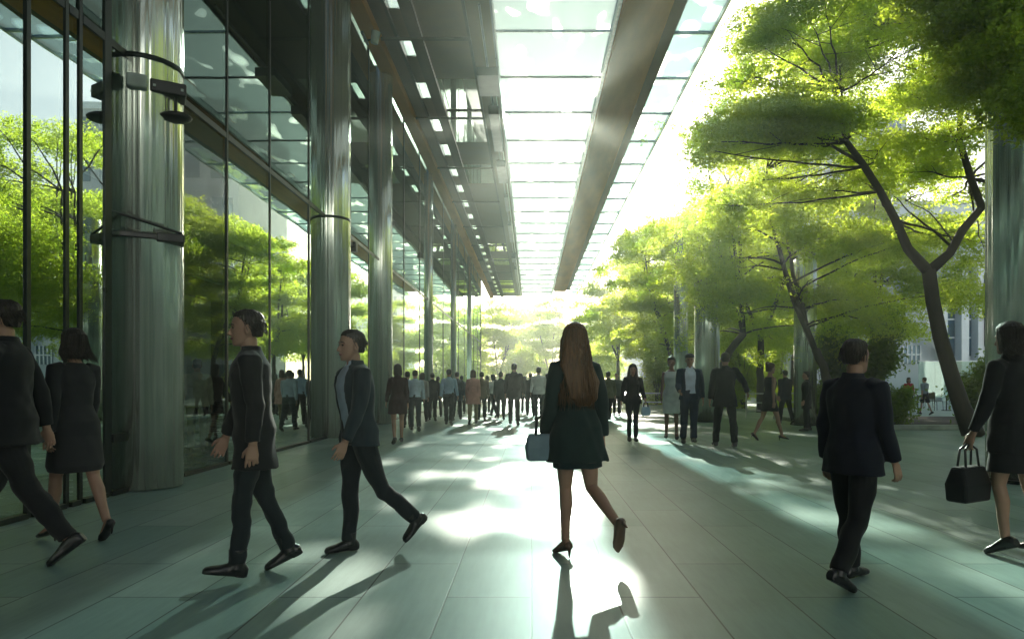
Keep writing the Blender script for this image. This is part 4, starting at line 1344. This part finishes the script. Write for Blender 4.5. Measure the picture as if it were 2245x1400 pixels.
person('walker in a grey shirt and black shorts on the far terrace', 2028, 909, 836, 20, 'm', WALKS2, [('shirt', (.20, .24, .26), dict(sleeves=True, frac=.5)), ('trousers', BLK, dict(hem=.42, name='shorts')), ('shoes',)])
person('person in an olive jacket just right of the long haired woman', 1334, 922, 815, 15, 'm', WALKS, [('jacket', (.10, .11, .06), dict(hem=.80)), ('trousers', BLK), ('shoes',)])

# --- crowd walking along the glass
person('person in a long dark maroon coat closest to the glass in the crowd', 872, 972, 800, 20, 'f', WALKS, [('jacket', (.035, .014, .016), dict(hem=.62)), ('shoes',)], hair='bob')
person('person in a pale blue shirt between the post and the maroon coat', 910, 945, 812, 8, 'm', WALKS2, [('shirt', (.42, .52, .60), dict(sleeves=True)), ('trousers', (.03, .04, .05)), ('shoes',)])
person('small distant person in a slate blue shirt right of the pale post', 960, 915, 826, 0, 'm', WALKS, [('shirt', (.09, .15, .22), dict(sleeves=True)), ('trousers', BLK), ('shoes',)])
person('man in a light blue shirt and dark trousers walking away in the crowd', 984, 932, 810, -4, 'm', WALKS2, [('shirt', (.30, .42, .54), dict(sleeves=True)), ('trousers', BLK), ('shoes',)])
person('person in a long salmon pink coat in the crowd', 1037, 930, 812, 5, 'f', WALKS, [('jacket', (.50, .27, .22), dict(hem=.62, flare=.12)), ('trousers', (.25, .22, .12)), ('shoes',)], hair='bob', hairc=(.07, .03, .015))
person('person with dark hair in a white top and black trousers in the crowd', 1082, 914, 820, 40, 'f', STRIDE, [('shirt', WHT, dict(sleeves=True)), ('trousers', BLK), ('shoes',)], hair='bob')
person('broad man in a black jacket walking away in the middle of the crowd', 1127, 932, 798, 0, 'm', WALKS2, [('jacket', BLK, dict(hem=.72, off=.034)), ('trousers', BLK), ('shoes',)])
person('man in a white shirt just left of the long haired woman', 1181, 920, 806, 5, 'm', WALKS, [('shirt', WHT, dict(sleeves=True, hem=.84, off=.02)), ('trousers', (.02, .025, .03)), ('shoes',)])
person('small distant person in grey left of the salmon coat', 1012, 908, 824, 0, 'm', WALKS, [('jacket', (.10, .12, .12), dict(hem=.8)), ('trousers', BLK), ('shoes',)])
person('small distant person in teal behind the black jacket man', 1150, 906, 826, 0, 'f', WALKS2, [('jacket', (.05, .13, .13), dict(hem=.8)), ('trousers', BLK), ('shoes',)], hair='bob')
FAR = [(893, 940, 815, 4, 'm', (.05, .06, .07), 'grey jacket person half behind the pale blue shirt near the glass'), (926, 926, 818, -6, 'f', (.30, .30, .28), 'person in a stone coloured top beside the fourth column'),
       (948, 922, 818, 6, 'm', BLK, 'dark jacket person half hidden by the slate blue shirt'), (1002, 921, 816, 0, 'm', (.03, .04, .06), 'navy jacket person between the light blue shirt and the salmon coat'),
       (1056, 922, 816, 3, 'm', (.16, .12, .08), 'brown jacket person overlapping the salmon coat'), (1068, 906, 824, 12, 'f', (.45, .42, .36), 'far small person in cream behind the brown jacket'),
       (1098, 919, 816, 0, 'm', (.04, .05, .05), 'charcoal jacket person between the white top and the broad man'), (1112, 905, 824, -5, 'm', (.20, .26, .32), 'far small person in pale denim behind the broad man'),
       (1163, 912, 818, 2, 'm', BLK, 'black jacket person beside the white shirted man'), (1200, 910, 820, -4, 'f', (.06, .08, .08), 'dark coat person half behind the long haired woman'),
       (1352, 912, 818, 170, 'm', (.05, .06, .05), 'dark jacket person coming toward the viewer behind the olive jacket')]
for n_, (x, fy, ty, yw, sx_, cl, lb_) in enumerate(FAR):
    person(lb_, x, fy, ty, yw, sx_, WALKS if n_ % 2 else WALKS2, [('jacket', cl, dict(hem=.80 if n_ % 3 else .66)), ('trousers', BLK), ('shoes',)], hair='bob' if sx_ == 'f' else 'short')
person('dark haired person in a beige top seen through the glass inside the office', 0, 0, 0, 30, 'm', STAND, [('shirt', (.46, .40, .30), dict(sleeves=True, hem=.82, off=.025)), ('trousers', BLK), ('shoes',)], loc=(-6.3, 12.9), H=1.75)

# --- things carried
def bag(label, loc, rz, wd, dp, h, c, strap=.25):
    t = thing('handbag', label, 'bag', loc, rz)
    m = MB()
    m.rings([[(sx * wd * q, sy * dp * q2, z) for sx, sy in ((-1, -1), (1, -1), (1, 1), (-1, 1))] for z, q, q2 in ((0, .92, 1), (h * .5, 1, 1.05), (h, .86, .55))])
    m.build('bag_body', fabric(c), t, world=False, bevel=.02)
    for sy in (-1, 1):
        MB().tube([(-wd * .5, sy * dp * .4, h - .02), (-wd * .42, sy * dp * .25, h + strap * .75), (0, sy * dp * .1, h + strap), (wd * .42, sy * dp * .25, h + strap * .75), (wd * .5, sy * dp * .4, h - .02)], [.009] * 5, 8).build('handle', SHOE, t, True, world=False)
def hand_world(fr, sd):
    f, root = fr
    am = f.arms[sd]
    p = (am['w'] + am['d'] * .09) * f.k
    a = root.rotation_euler.z
    return Vector((root.location.x + p.x * math.cos(a) - p.y * math.sin(a), root.location.y + p.x * math.sin(a) + p.y * math.cos(a), p.z))

p = hand_world(W_MID, 'L')
bag('grey blue shoulder bag under the arm of the long haired woman', (p.x + .04, p.y - .09, p.z - .10), .15, .15, .05, .20, (.17, .24, .28), .15)
p = hand_world(W_RIGHT, 'L')
bag('black bag with two handles hanging from a walking woman\'s hand', (p.x, p.y, p.z - .44), .5, .18, .08, .27, BLK, .17)
p = hand_world(W_BLAZER, 'L')
bag('small pale blue bag held by the woman in the black blazer', (p.x, p.y, p.z - .30), .1, .10, .05, .20, (.32, .48, .58), .10)

# ---------------------------------------------------------------- air
def haze():
    m, nt, out = newmat('haze_air')
    v = nt.nodes.new('ShaderNodeVolumePrincipled')
    v.inputs['Color'].default_value = (0.93, 0.97, 0.90, 1)
    v.inputs['Density'].default_value = 0.0021
    v.inputs['Anisotropy'].default_value = 0.77
    nt.links.new(v.outputs[0], out.inputs['Volume'])
    o = MB().box(-200, 200, -50, 340, -1, 34).build('haze', m)
    tag(o, kind='stuff')
haze()
